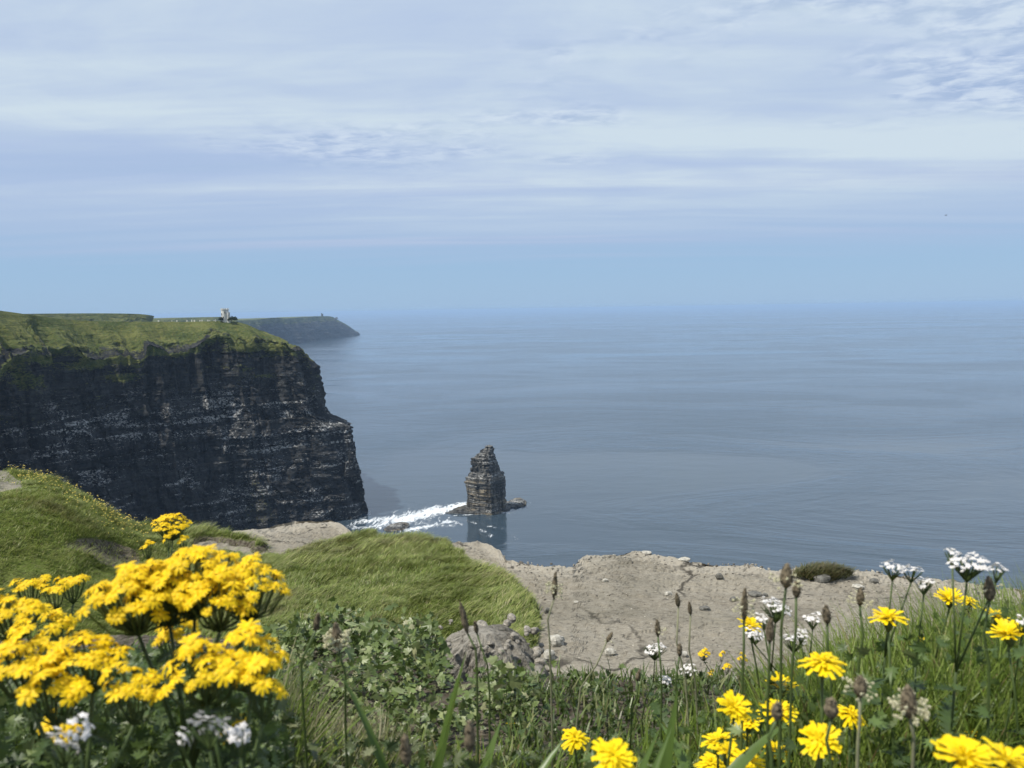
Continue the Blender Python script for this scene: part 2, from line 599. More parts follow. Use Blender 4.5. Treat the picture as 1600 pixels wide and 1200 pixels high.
        scar = sstep(fbm(s / 20, np.full_like(s, q * 3.0 + 0.15 * 0), None, 4, seed + 40), 0.05, 0.35) * (1 - sstep(q, 0.25, 0.75))
        G.append(np.clip(0.60 + 0.5 * sstep(q, -0.05, 0.3) - 0.50 * scar, 0, 1))
    for r in range(1, rp):
        q = r / (rp - 1)
        z = tz + (bz - tz) * q + amp * 0.6 * fbm(s / 15, np.full_like(s, q * 20), None, 3, seed + 15)
        xy = top + (back - top) * q
        V.append(np.column_stack([xy, z]))
        G.append(np.ones_like(s))
    n = len(s)
    V = np.concatenate(V)
    me = np_mesh(name, V, grid_quads(len(V) // n, n), attrs={'grass': np.concatenate(G)})
    return link(name, me, mat)


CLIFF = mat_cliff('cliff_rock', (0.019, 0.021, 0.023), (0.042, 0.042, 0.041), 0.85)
fx = at_z(563, 806, 0)
HEAD = [
    # foot x,y      lip x,y,z        top x,y,z        back x,y,z
    (-42, 48, -62, 40, 180, -78, 34, 197, -200, -60, 196),
    (-128, 156, -152, 140, 174, -186, 130, 200, -400, 40, 196),
    (-210, 288, -240, 280, 168, -276, 276, 203, -600, 240, 194),
    (-276, 398, -300, 400, 166, -338, 406, 210, -700, 420, 194),
    (-308, 488, -333, 500, 168, -374, 514, 210, -750, 560, 198),
    (-318, 545, -345, 566, 170, -382, 588, 204, -760, 680, 194),
    (-306, 606, -335, 634, 167, -370, 666, 196, -740, 800, 189),
    (-260, 664, -287, 692, 170, -316, 730, 193, -700, 930, 188),
    (-200, 700, -240, 724, 181, -270, 760, 191.6, -640, 1050, 187),
    (fx[0], fx[1] - 4, -209, 742, 165, -243, 772, 178, -560, 1120, 176),
    (-152, 768, -210, 778, 157, -250, 800, 178, -520, 1180, 176),
    (-190, 870, -242, 852, 158, -284, 850, 182, -520, 1180, 176),
    (-300, 990, -335, 962, 158, -375, 940, 182, -560, 1200, 176),
    (-640, 1230, -660, 1200, 158, -690, 1170, 184, -760, 1150, 184),
]
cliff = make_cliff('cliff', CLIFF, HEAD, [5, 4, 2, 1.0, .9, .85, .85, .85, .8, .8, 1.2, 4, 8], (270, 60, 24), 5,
                   nose=(9.75, 1.0, [0, .34, .54, .585, .62, .8, 1.0], [0, .13, .20, .62, .80, .9, 1.0]),
                   gullies=((5.35, 0.16, 16), (7.35, 0.10, 8), (4.6, 0.10, 7), (8.45, 0.08, 5)),
                   greens=((7.55, 0.05, 0.36, 0.16),), lipvar=0.12)
tag(cliff, 'tall dark layered sea cliff with grassy top on the left', kind='structure')

FARC = mat_cliff('far_cliff_rock', (0.02, 0.022, 0.023), (0.038, 0.038, 0.036), 0.2, 0.35)
# nearer far ridge, then the long headland with the ruined tower
RID_A = [(-1150, 1350, -1165, 1360, 160, -1180, 1380, 206, -1800, 1500, 200),
         (-960, 1620, -975, 1640, 165, -985, 1660, 206, -1800, 1900, 200),
         (-818, 1672, -830, 1690, 180, -836, 1705, 203, -1700, 2200, 190),
         (-806, 1720, -812, 1740, 170, -822, 1780, 196, -1700, 2400, 190),
         (-900, 1900, -930, 1920, 160, -960, 1940, 195, -1700, 2400, 190)]
RID_B = [(-1560, 2750, -1580, 2780, 150, -1600, 2820, 181, -2600, 3400, 180),
         (-1300, 2960, -1320, 2990, 150, -1340, 3020, 184, -2500, 3700, 180),
         (-1130, 3060, -1150, 3080, 150, -1165, 3110, 187, -2400, 4000, 180),
         (-1090, 3110, -1110, 3130, 130, -1130, 3160, 176, -2400, 4100, 180),
         (-1400, 3500, -1430, 3520, 140, -1450, 3540, 180, -2400, 4100, 180)]
ra = make_cliff('far_ridge', FARC, RID_A, [8, 4, 3, 12], (40, 14, 6), 51, 1.6)
tag(ra, 'far flat topped ridge behind the left end of the cliff', kind='structure')
rb = make_cliff('far_coast', FARC, RID_B, [10, 8, 8, 20], (40, 14, 6), 61, 2.2)
tag(rb, 'blue distant coast behind the tower', kind='structure')


def hp(u, v, y):
    return at_y(u, v, y)


def hag_row(uf, vf, ut, vt):
    f = at_z(uf, vf, 0)
    tp = at_y(ut, vt, f[1] + 60)
    lp = at_y(ut, vt, f[1] + 30)
    return (f[0], f[1], lp[0] + 4, lp[1], tp[2] * 0.82, tp[0], tp[1], tp[2], tp[0] - 420, tp[1] + 500, tp[2] - 6)


HAG = [hag_row(350, 552, 345, 502), hag_row(400, 545, 396, 499.5), hag_row(436, 540, 430, 496.5), hag_row(462, 537, 448, 497.5),
       hag_row(490, 533, 474, 495.5), hag_row(520, 529, 503, 494), hag_row(535, 527, 519, 495),
       hag_row(545, 525.6, 530, 501), hag_row(552, 524.6, 541, 507), hag_row(558.5, 523.6, 554, 516)]
tipx = HAG[-1]
HAG.append((tipx[0] - 60, tipx[1] + 260, tipx[2] - 60, tipx[3] + 260, 30, tipx[5] - 90, tipx[6] + 260, 45, tipx[8], tipx[9] + 200, 60))
hg = make_cliff('far_headland', FARC, HAG, [14] * 10, (50, 14, 6), 71, 2.6)
tag(hg, 'hazy blue headland dropping to a point on the horizon', kind='structure')
# knobbly sea rocks on the brow of the point
FARS = mat_plain('far_stone', (0.10, 0.10, 0.095), 0.9, 0.3, 0.2)
for (u, v, hgt, wid, lab) in ((525, 494.5, 22, 20, 'knobbly rock on the brow of the far headland'),
                              (533.5, 502, 16, 12, 'smaller rock tooth below the knobbly rock on the far headland')):
    p = at_y(u, v + 4, 6050)
    bm_ = MB()
    for i in range(5):
        a = random.random() * 6
        bm_.box((math.cos(a) * wid * .25, math.sin(a) * wid * .25, hgt * (.25 + .12 * i) - 8), (wid * random.uniform(.5, .9), wid * random.uniform(.5, .9), hgt * random.uniform(.4, .7)), a, .6)
    tag(bm_.build('rock_knob', FARS, loc=tuple(p)), lab, 'rock')
# ruined signal tower on the headland
p = at_y(503.5, 495, 5980)
rt = empty('ruined_tower', tuple(p), 'tiny square ruined tower on the far hazy headland', 'tower')
q_ = MB(); q_.box((0, 0, 8), (15, 15, 30), .4, .9); q_.build('wall', FARS, rt)
q_ = MB(); q_.box((-4, 0, 25), (6, 14, 7), .4, .9); q_.build('broken_top', FARS, rt)

# ------------------------------------------------------------------ sea stack
STK = mat_cliff('stack_rock', (0.050, 0.052, 0.052), (0.150, 0.148, 0.138), 0.95, 1.6, tan=0.38)
sb = at_z(760, 799, 0)
SY = sb[1]
MPP = SY / FPX * 1.02
prof = [(-2, 730.5, 791), (0, 730.5, 791), (8, 731, 791), (9, 729.5, 792), (15, 730, 790.5), (26, 729, 790), (36, 726.5, 790.5),
        (37, 729.5, 790), (41, 729, 789), (42.5, 733, 788.5), (46, 735, 785), (48, 737.5, 783), (56, 737.5, 779.5), (64, 738.5, 776), (65.5, 746, 775.5),
        (69, 748, 774.5), (70, 752, 774), (73, 754, 773.5), (74, 758, 773), (77.5, 759, 772.5), (78.2, 761, 771.5)]
H_ = [p_[0] for p_ in prof]
HS = 66.0 / 78.2
XL = [(p_[1] - 760) * MPP for p_ in prof]
XR = [(p_[2] - 760) * MPP for p_ in prof]
NR, NC = 270, 340
zs = np.linspace(-2, 78.2, NR)
rg = np.random.default_rng(3)
edges = np.cumsum(rg.uniform(.6, 2.4, 90)) - 4
loff = rg.uniform(-1, 1, 91)
VV = []
for z in zs:
    xl, xr = np.interp(z, H_, XL), np.interp(z, H_, XR)
    wd = xr - xl
    corners = np.array([(xl, 0), (xl + .63 * wd, -.40 * wd), (xr, .10 * wd), (xl + .42 * wd, .46 * wd), (xl, 0)])
    tt = np.linspace(0, 4, NC, endpoint=False)
    i = tt.astype(int)
    f = (tt - i)[:, None]
    xy = corners[i] * (1 - f) + corners[i + 1] * f
    c = np.array([xl + .5 * wd, 0.02 * wd])
    rad = xy - c
    rn = rad / (np.linalg.norm(rad, axis=1)[:, None] + 1e-6)
    li = np.searchsorted(edges, z + 0.8 * fbm(xy[:, 0] / 9, xy[:, 1] / 9, None, 2, 4))
    d = loff[np.clip(li, 0, 90)] * 0.6 + 0.65 * fbm(xy[:, 0] / 3.5, xy[:, 1] / 3.5, np.full(NC, z / 3.5), 4, 8) + 1.0 * fbm(xy[:, 0] / 9, xy[:, 1] / 9, np.full(NC, z / 12), 3, 18)
    blk = vn(np.floor(xy[:, 0] / 2.6 + .7 * vn(xy[:, 1] / 3, xy[:, 0] * 0 + z / 4, None, 6)) * 7.7, np.floor(xy[:, 1] / 2.6) * 5.3 + np.floor(z / 3.1 + .5 * vn(xy[:, 0] / 4, xy[:, 1] / 4, None, 2)) * 3.9, None, 66)
    d = d + blk * (0.5 + .8 * sstep(z, 38, 46))
    up = 1 + .35 * sstep(z, 40, 50)
    d = d * np.minimum(up, 0.12 * wd + 0.1)
    VV.append(np.column_stack([xy + rn * d[:, None], np.full(NC, z * HS)]))
VV = np.concatenate(VV)
top_i = len(VV)
VV = np.vstack([VV, VV[-NC:].mean(0) + [0, 0, 0.6]])
tris = np.array([((NR - 1) * NC + k, (NR - 1) * NC + (k + 1) % NC, top_i) for k in range(NC)])
gr = sstep(fbm(VV[:, 0] / 5, VV[:, 2] / 5, None, 3, 77), 0.45, 0.8) * 0.3
stack = empty('sea_stack', (sb[0], sb[1], 0), 'tall layered rock stack standing alone in the sea off the cliff', 'sea stack')
link('pinnacle', np_mesh('pinnacle', VV, grid_quads(NR, NC, True), tris, attrs={'grass': gr}), STK, stack)


def slab_rock(name, mat, pts, hgt, parent, loc, seed, layers=4, wob=1.0):
    """low layered rock shelf: pts = plan outline (local), stepped sides"""
    P2 = np.array(pts, float)
    n = 160
    seg = np.vstack([P2, P2[:1]])
    L = np.concatenate([[0], np.cumsum(np.hypot(*np.diff(seg, axis=0).T))])
    tt = np.linspace(0, L[-1], n, endpoint=False)
    xy = np.column_stack([np.interp(tt, L, seg[:, 0]), np.interp(tt, L, seg[:, 1])])
    c = P2.mean(0)
    rows = []
    lv = []
    for k in range(layers):
        lv += [(k / layers, 1 - 0.12 * k), ((k + .92) / layers, 1 - 0.12 * k - .02)]
    for k in range(6):
        lv.append((1.0 + .04 * k, (1 - 0.12 * layers) * (1 - k / 6)))
    for hh, sc_ in lv:
        q = c + (xy - c) * sc_
        d = wob * fbm(xy[:, 0] / 4 + hh * 2, xy[:, 1] / 4, None, 4, seed)
        rn = (xy - c) / (np.linalg.norm(xy - c, axis=1)[:, None] + 1e-6)
        q = q + rn * (d * min(1, sc_ * 1.5))[:, None]
        zz = hgt * hh + 0.25 * hgt * fbm(q[:, 0] / 6, q[:, 1] / 6, None, 3, seed + 3) * (hh > 0) - 1.0 * (hh == 0)
        rows.append(np.column_stack([q, zz]))
    V = np.concatenate(rows)
    me = np_mesh(name, V, grid_quads(len(lv), n, True), attrs={'grass': 0.25 * sstep(fbm(V[:, 0] / 6, V[:, 1] / 6, None, 3, seed + 6), 0, .5) * (V[:, 2] > hgt * .6)})
    return link(name, me, mat, parent, loc)


def loc_px(pts, ref):
    return [tuple((at_z(u, v, 0) - ref)[:2]) for u, v in pts]


slab_rock('shelf', STK, loc_px([(694, 802), (712, 798), (726, 795), (735, 786), (790, 783), (802, 788), (796, 797), (780, 803), (745, 804), (720, 803)], sb), 5.0, stack, (0, 0, 0), 14)
slab_rock('shelf', STK, loc_px([(789, 792), (795, 784), (812, 780), (823, 784), (822, 790), (806, 794)], sb), 3.2, stack, (0, 0, 0), 24, 3, 1.6)
sk = at_z(618, 824, 0)
skerry = slab_rock('skerry', STK, loc_px([(598, 827), (610, 823), (625, 819), (639, 818), (640, 823), (628, 829), (605, 831)], sk), 3.0, None, tuple(sk), 34)
tag(skerry, 'low wet rock awash in the foam near the cliff foot', 'rock')
kn = at_y(549.5, 716, 728)
mbk = MB()
for (dx, dz, sx, sz) in ((-2, -11, 9, 14), (0, -2, 5, 9), (0.6, 3, 4.4, 4), (-1.2, 4.5, 1.8, 4)):
    mbk.box((dx, 0, dz), (sx, 6, sz), .3, .75)
knob = mbk.build('rock_pillar', CLIFF, loc=tuple(kn + np.array([-1.0, 2, 0])))
tag(knob, 'small rock pillar sticking up at the outer edge of the cliff', 'rock')

# ------------------------------------------------------------------ foam
m, t = new_mat('foam')
pos = t.n('ShaderNodeTexCoord').outputs['Object']
a = t.n('ShaderNodeAttribute', attribute_name='cover').outputs['Fac']
lace = t.noise(t.scale(pos, (0.13, 0.05, 1)), 1.0, 7, 0.72, 1.4)
fm = t.smooth(t.math('ADD', lace, t.math('MULTIPLY', t.math('SUBTRACT', a, 0.62), 0.38)), 0.42, 0.68)
b = pbsdf(t, (0.66, 0.70, 0.73), 0.7, lace, 0.5, 0.3)
tr = t.n('ShaderNodeBsdfTransparent')
mx = t.n('ShaderNodeMixShader')
t.l(fm, mx.inputs[0])
t.l(tr.outputs[0], mx.inputs[1])
t.l(b.outputs[0], mx.inputs[2])
out(t, mx.outputs[0])
FOAM = m


def seg_dist(x, y, ax, ay, bx, by):
    dx, dy = bx - ax, by - ay
    tt = np.clip(((x - ax) * dx + (y - ay) * dy) / (dx * dx + dy * dy + 1e-9), 0, 1)
    return np.hypot(x - ax - tt * dx, y - ay - tt * dy), tt


X, Y = np.meshgrid(np.linspace(-160, 25, 240), np.linspace(610, 790, 200))
U = 0 * X - 2.0
for (u0, v0, u1, v1, r0, r1, k) in ((735, 787, 640, 808, 9, 22, 1.15), (700, 795, 620, 815, 8, 24, 1.0), (640, 808, 565, 815, 20, 16, .85), (620, 820, 560, 825, 14, 12, .85), (690, 806, 780, 826, 8, 8, .55),
                                    (640, 800, 700, 788, 5, 4, .7), (612, 800, 640, 794, 4, 3, .55), (790, 850, 808, 842, 3, 2, .62), (808, 842, 800, 836, 2, 1.6, .55), (700, 815, 640, 828, 12, 14, .8), (822, 788, 832, 784, 3, 2, .45), (665, 800, 590, 822, 26, 24, .8), (700, 812, 770, 838, 16, 12, .52), (700, 806, 800, 801, 5, 5, .66), (800, 800, 826, 790, 4, 4, .6), (620, 812, 700, 822, 18, 16, .7)):
    A_, B_ = at_z(u0, v0, 0), at_z(u1, v1, 0)
    d, tt = seg_dist(X, Y, A_[0], A_[1], B_[0], B_[1])
    U = np.maximum(U, k - 0.62 * d / (r0 + (r1 - r0) * tt))
# thin white line along the cliff foot
fc = catmull(np.array(HEAD)[:, :2], [60] * 13)
for i in range(300, 640, 6):
    d = np.hypot(X - fc[i, 0] - 4, Y - fc[i, 1] + 4)
    U = np.maximum(U, 0.50 - d / 20)
U = U + 0.18 * fbm(X / 14, Y / 22, None, 4, 5)
keep = (U > -0.15)
qd = grid_quads(200, 240)
qd = qd[keep.ravel()[qd].any(1)]
V = np.column_stack([X.ravel(), Y.ravel(), np.full(X.size, 0.05)])
us, inv = np.unique(qd, return_inverse=True)
fo = link('sea_foam', np_mesh('sea_foam', V[us], inv.reshape(-1, 4), attrs={'cover': np.clip(U.ravel()[us], -1, 1.4)}), FOAM)
tag(fo, 'white surf foam swirling between the cliff foot and the stack', 'foam', kind='stuff')

# ------------------------------------------------------------------ boat far out
DARKP = mat_plain('boat_paint', (0.06, 0.07, 0.09), 0.4)
WHITEP = mat_plain('white_paint', (0.75, 0.76, 0.76), 0.4, 0.05)
bp = at_z(482.5, 575.5, 0)
bt = empty('boat', (bp[0], bp[1], 0), 'tiny dark boat with white wake beyond the cliff edge', 'boat')
mbb = MB()
secs = [(-6, 1.6), (-3, 2.0), (2, 1.9), (5, 1.2), (7.5, 0.05)]
vv, ff = [], []
for x_, hw in secs:
    vv += [(x_, -hw, 1.5), (x_, -hw * .7, -.4), (x_, hw * .7, -.4), (x_, hw, 1.5)]
for i in range(len(secs) - 1):
    for k in range(4):
        a_, b_ = i * 4 + k, i * 4 + (k + 1) % 4
        ff.append((a_, b_, b_ + 4, a_ + 4))
ff += [(3, 2, 1, 0), (16, 17, 18, 19)]
mbb.add(vv, ff)
mbb.build('hull', DARKP, bt)
mbb = MB(); mbb.box((-.5, 0, 2.7), (5, 2.6, 2.4), 0, .9); mbb.build('cabin', DARKP, bt)
mbw = MB()
n = 20
vv = []
for i in range(n + 1):
    x_ = -24 + 48 * i / n
    hw = 2.6 * math.sin(math.pi * i / n) + .3 + random.uniform(-.4, .4)
    vv += [(x_, -hw * 3, .1), (x_, hw * 3, .1)]
mbw.add(vv, [(2 * i, 2 * i + 2, 2 * i + 3, 2 * i + 1) for i in range(n)])
wk = mbw.build('boat_wake', mat_plain('wake_foam', (0.8, 0.83, 0.86), 0.7, 0.1, 0.5), loc=(bp[0] + 2, bp[1], 0))
tag(wk, 'thin white wake streak around the tiny boat', 'wake', kind='stuff')

# ------------------------------------------------------------------ round stone tower on the cliff
m, t = new_mat('tower_stone')
pos = t.n('ShaderNodeTexCoord').outputs['Object']
nz = t.noise(pos, 0.9, 5, 0.6)
nz2 = t.noise(t.scale(pos, (1, 1, .35)), 0.35, 4, 0.6)
c = t.mix(t.smooth(nz, 0.3, 0.7), (0.55, 0.53, 0.48), (0.74, 0.72, 0.66))
c = t.mix(t.math('MULTIPLY', t.smooth(nz2, 0.5, 0.7), 0.6), c, (0.28, 0.27, 0.24))
out(t, pbsdf(t, c, 0.9, nz, 0.6, 0.15).outputs[0])
TST = m
DARK = mat_plain('dark_opening', (0.012, 0.012, 0.014), 0.6)
tb = at_y(352, 500.5, 756)
tower = empty('stone_tower', (tb[0], tb[1], tb[2] - 0.6), 'pale round stone tower with battlements on the cliff top', 'tower')


def drum(r0, r1, z0, z1, n=36, c=(0, 0)):
    q = MB()
    q.add([(c[0] + r * math.cos(2 * math.pi * k / n), c[1] + r * math.sin(2 * math.pi * k / n), z) for r, z in ((r0, z0), (r1, z1)) for k in range(n)],
          [(k, (k + 1) % n, n + (k + 1) % n, n + k) for k in range(n)] + [tuple(range(n, 2 * n))])
    return q


drum(3.8, 3.45, -3.5, 10.6).build('wall', TST, tower)
drum(3.75, 3.8, 10.45, 11.3).build('parapet', TST, tower)
for k in range(12):
    a_ = 2 * math.pi * k / 12
    q_ = MB(); q_.box((3.45 * math.cos(a_), 3.45 * math.sin(a_), 11.72), (.75, 1.05, .9), a_, .97)
    q_.build('merlon', TST, tower)
tu = drum(1.55, 1.5, -3.5, 7.6, 20, (3.9, -1.6)).build('stair_turret', TST, tower)
for k in range(6):
    a_ = 2 * math.pi * k / 6
    q_ = MB(); q_.box((3.9 + 1.3 * math.cos(a_), -1.6 + 1.3 * math.sin(a_), 7.95), (.4, .7, .75), a_)
    q_.build('merlon', TST, tu)
for (ang, z_, wd_, ht_) in ((-125, 6.6, 1.0, 1.9), (-70, 8.2, .8, 1.5), (-95, 3.4, .8, 1.6), (-150, 2.6, .8, 1.5)):
    a_ = math.radians(ang)
    rr_ = 3.75 - .027 * z_ * 1.0
    wn_ = MB(); wn_.box((rr_ * math.cos(a_), rr_ * math.sin(a_), z_), (.25, wd_, ht_), a_); wo_ = wn_.build('window', DARK, tower)
    sl_ = MB(); sl_.box(((rr_ + .1) * math.cos(a_), (rr_ + .1) * math.sin(a_), z_ - ht_ / 2 - .12), (.4, wd_ + .4, .2), a_); sl_.build('sill', TST, wo_)
q_ = MB(); q_.box((3.9 - .2, -1.6 - 1.55, .9), (.9, .2, 2.0)); q_.build('door', DARK, tower)
# dark bushes either side of the tower
BUSH = mat_leaf('bush_leaf', (0.03, 0.042, 0.018), 0.15, 0.7, 0.5, 0.8)


def leaf_blob(n, rx, ry, rz, size, seed):
    g = np.random.default_rng(seed)
    d = g.normal(size=(n, 3))
    d /= np.linalg.norm(d, axis=1)[:, None]
    r = g.uniform(0.5, 1, n)[:, None] * (1 + 0.25 * fbm(d[:, 0] * 2, d[:, 1] * 2, d[:, 2] * 2, 3, seed))[:, None]
    c = d * r * [rx, ry, rz]
    c[:, 2] = np.abs(c[:, 2])
    a1 = g.normal(size=(n, 3)); a1 /= np.linalg.norm(a1, axis=1)[:, None]
    a2 = np.cross(a1, g.normal(size=(n, 3))); a2 /= np.linalg.norm(a2, axis=1)[:, None]
    s_ = size * g.uniform(.6, 1.3, n)[:, None]
    V = np.stack([c - a1 * s_, c + a2 * s_ * .5, c + a1 * s_, c - a2 * s_ * .5], 1).reshape(-1, 3)
    return V, np.arange(n * 4).reshape(-1, 4)


for (u, v, rx, rz, lab) in ((345.5, 500, 2.6, 3.0, 'dark shrub at the left foot of the stone tower'),
                            (362, 500, 3.6, 3.6, 'dark shrub just right of the stone tower'),
                            (367, 500, 2.8, 3.2, 'dark shrub furthest right of the stone tower')):
    p = at_y(u, v, 752)
    sh = empty('shrub', tuple(p), lab, 'shrub', 'shrubs by the tower')
    V, Q = leaf_blob(900, rx, rx, rz, 0.35, int(u))
    link('foliage', np_mesh('foliage', V, Q), BUSH, sh)
    q_ = MB(); q_.tube([(0, 0, -1), (0, 0, rz * .5)], [.3, .1]); q_.build('stem', DARK, sh)
# pale upright slabs added for unidentified white specks along the skyline left of the tower
fw = at_y(300, 502, 748)
wall = empty('speck_slabs', tuple(fw), 'broken row of small pale upright slabs standing for unclear white specks along the skyline left of the tower', 'wall')
for u in (248, 269, 277, 291, 293, 299, 304, 311, 313, 315.5, 325, 327, 334, 336):
    p = at_y(u + random.uniform(-1, 1), 501.6 - (u - 250) * .012, 748) - fw
    q_ = MB(); q_.box((p[0], p[1], p[2] - .1), (random.uniform(.6, 1.6), .3, random.uniform(1.0, 2.2)), random.uniform(-.2, .2), .85)
    q_.build('slab', TST, wall)

# ------------------------------------------------------------------ gull
gp = at_y(1478, 336.5, 210)
gull = empty('seabird', tuple(gp), 'single small seabird flying far right above the horizon', 'bird')
BIRD = mat_plain('bird_feather', (0.10, 0.10, 0.11), 0.8)
q_ = MB(); q_.tube([(-.26, 0, .02), (-.14, 0, 0), (.05, 0, 0), (.2, 0, .02), (.27, 0, .03), (.33, 0, .02)], [.015, .05, .075, .045, .04, .006], 8)
q_.build('body', BIRD, gull, True)
for s_ in (-1, 1):
    q_ = MB()
    q_.add([(.1, 0.03 * s_, .03), (-.08, .03 * s_, .03), (-.07, .3 * s_, .16), (.08, .3 * s_, .17), (-.14, .62 * s_, .1), (-.03, .58 * s_, .12), (.1, .03 * s_, .05), (-.07, .3 * s_, .175), (.08, .3 * s_, .185), (-.08, .03 * s_, .05)],
           [(0, 1, 2, 3), (3, 2, 4, 5), (6, 8, 7, 9), (8, 5, 4, 7), (0, 3, 8, 6), (3, 5, 8)])
    q_.build('wing', BIRD, gull)

# ------------------------------------------------------------------ near ground: rock ledge, turf, bank
ZL = -3.3                                    # ledge level below the eye


def azr(u, v, z):
    p = at_z(u, v, EYE + z)
    return math.atan2(p[0], p[1]), math.hypot(p[0], p[1])


EDGE_PX = [(0, 727, -2.35), (60, 728, -2.35), (105, 741, -2.4), (165, 757, -2.5), (200, 781, -2.75), (222, 812, -3.1),
           (240, 823, ZL), (300, 829, ZL), (360, 829, ZL), (395, 823, ZL), (430, 816, ZL), (475, 809, ZL), (512, 804, ZL), (535, 814, ZL), (556, 829, ZL),
           (600, 832, ZL + .1), (650, 829, ZL + .15), (690, 832, ZL + .15), (728, 839, ZL), (745, 839, ZL), (770, 849, ZL), (787, 858, ZL), (792, 868, ZL), (820, 872, ZL), (850, 883, ZL),
           (895, 882, ZL), (905, 872, ZL), (918, 865, ZL), (960, 860, ZL), (992, 855, ZL), (1020, 862, ZL), (1060, 872, ZL), (1120, 874, ZL),
           (1180, 876, ZL), (1226, 886, ZL), (1262, 878, ZL), (1312, 880, ZL), (1380, 888, ZL), (1440, 895, ZL), (1520, 904, ZL), (1600, 914, ZL)]
AZ, RR = zip(*[azr(*e) for e in EDGE_PX])
AZ = [-math.pi, -2.4, -1.6, -1.1, -.85, -.70] + list(AZ) + [.66, .8, 1.1, 1.6, 2.4, math.pi]
RR = [60, 55, 40, 22, 15.5, 13.2] + list(RR) + [8.9, 9.3, 12, 25, 50, 60]


def edge_r(az):
    return np.interp(az, AZ, RR)


def in_poly(x, y, poly):
    ins = np.zeros(x.shape, bool)
    n = len(poly)
    for i in range(n):
        x0, y0 = poly[i]
        x1, y1 = poly[(i + 1) % n]
        c = ((y0 > y) != (y1 > y)) & (x < (x1 - x0) * (y - y0) / (y1 - y0 + 1e-12) + x0)
        ins ^= c
    return ins


def poly_sd(x, y, poly):
    d = np.full(x.shape, 1e9)
    n = len(poly)
    for i in range(n):
        dd, _ = seg_dist(x, y, poly[i][0], poly[i][1], poly[(i + 1) % n][0], poly[(i + 1) % n][1])
        d = np.minimum(d, dd)
    return np.where(in_poly(x, y, poly), d, -d)


def plan(px, z=ZL):
    return [tuple(at_z(u, v, EYE + z)[:2]) for u, v in px]


ROCK_R = plan([(690, 832), (722, 862), (762, 888), (800, 902), (826, 916), (834, 930), (848, 945), (848, 965), (856, 1000), (850, 1040), (866, 1085), (900, 1160), (2600, 1160), (2600, 800), (1600, 780), (724, 780)])
ROCK_L = plan([(352, 833), (392, 839), (425, 846), (452, 862), (478, 852), (505, 846), (560, 836), (590, 780), (352, 780)])
ROCK_S = plan([(206, 822), (238, 829), (262, 826), (262, 790), (206, 790)])
SCARPX1 = ([(98, 852), (128, 842), (178, 846), (214, 862), (222, 884), (190, 888), (150, 872)])
SCARPX2 = ([(292, 842), (330, 836), (398, 842), (396, 856), (300, 860)])
SCARPX3 = ([(372, 858), (410, 850), (446, 852), (446, 864), (385, 868)])
PATHPX = [(-60, 742), (18, 741), (34, 752), (36, 764), (-60, 772)]
SCARS = []


def rock_z(x, y):
    z = ZL + 0.05 * fbm(x / 1.7, y / 1.7, None, 4, 101) + 0.018 * fbm(x / .22, y / .22, None, 4, 102)
    # thin broken bedding sheets
    q = fbm(x / 1.6, y / .7, None, 5, 103)
    q2 = fbm(x / .5, y / .22, None, 4, 113)
    rm = sstep(np.hypot(x, y) / edge_r(np.arctan2(x, y)), .86, .98)
    return z + 0.075 * np.floor(q * 5) / 5 + (.014 + .06 * rm) * np.floor(q2 * 4) / 4


def bank_z(x, y):
    yb = 2.45 - 0.75 * sstep(x, -.30, -.16) * (1 - sstep(x, 1.2, 2.0)) + .12 * fbm(x / .5, x * 0, None, 3, 104)
    ys = np.maximum(y, 0)
    z = -0.45 - 0.25 * np.minimum(ys, yb)
    over = np.maximum(y - yb, 0)
    slope = 1.5 - 0.87 * sstep(x, .10, .35) * (1 - sstep(x, 1.3, 2.0))
    far = np.maximum(over - 1.6, 0)
    z = z - slope * over - 1.2 * far
    z = np.where(np.abs(x) > 6, z + 0, z)
    return z + 0.035 * fbm(x / .3, y / .3, None, 4, 105)


def hill(x, y):
    az = np.arctan2(x, y)
    r = np.hypot(x, y)
    a = 1 - sstep(az, -.56, -.425)
    h = 0.70 * a * sstep(r, 8.0, 11.8)
    h = h + 0.45 * (1 - sstep(az, -.9, -.45)) * sstep(r, 5, 9)
    return h


def turf_sd(x, y):
    sd = -np.maximum(np.maximum(poly_sd(x, y, ROCK_R), poly_sd(x, y, ROCK_L)), poly_sd(x, y, ROCK_S))
    return sd + 0.13 * fbm(x / .45, y / .45, None, 4, 106)


def turf_z(x, y, sd=None):
    if sd is None:
        sd = turf_sd(x, y)
    r = np.hypot(x, y)
    R = edge_r(np.arctan2(x, y))
    z = ZL - .14 + 0.22 * sstep(sd, -.06, .2) + hill(x, y)
    z = z + .035 * fbm(x / 1.1, y / 1.1, None, 3, 107) * sstep(sd, 0, .5) + .045 * fbm(x / .22, y / .28, None, 3, 108) * sstep(sd, 0, .25)
    for sc_, dep in SCARS:
        z = z - dep * sstep(poly_sd(x, y, sc_), -.05, .16)
    z = z - 1.2 * sstep(r - R, -.12, .0) ** 2
    bz_ = bank_z(x, y)
    k = .12
    hmix = np.clip(.5 + .5 * (bz_ - z) / k, 0, 1)
    return z * (1 - hmix) + bz_ * hmix + k * hmix * (1 - hmix)


def march(px):
    res = []
    for u, v in px:
        yy = np.linspace(5.0, 18, 1300)
        d = ray(u, v)
        xx, zz = d[0] / d[1] * yy, d[2] / d[1] * yy
        hit = np.nonzero(turf_z(xx, yy) > zz)[0]
        k = hit[0] if len(hit) else -1
        res.append((xx[k], yy[k]))
    return res


SCAR1, SCAR2, SCAR3, PATH = march(SCARPX1), march(SCARPX2), march(SCARPX3), march(PATHPX)
SCARS = [(SCAR1, .10), (SCAR2, .22), (SCAR3, .18)]


def ground_at(x, y):
    return EYE + float(turf_z(np.array([x], float), np.array([y], float))[0])


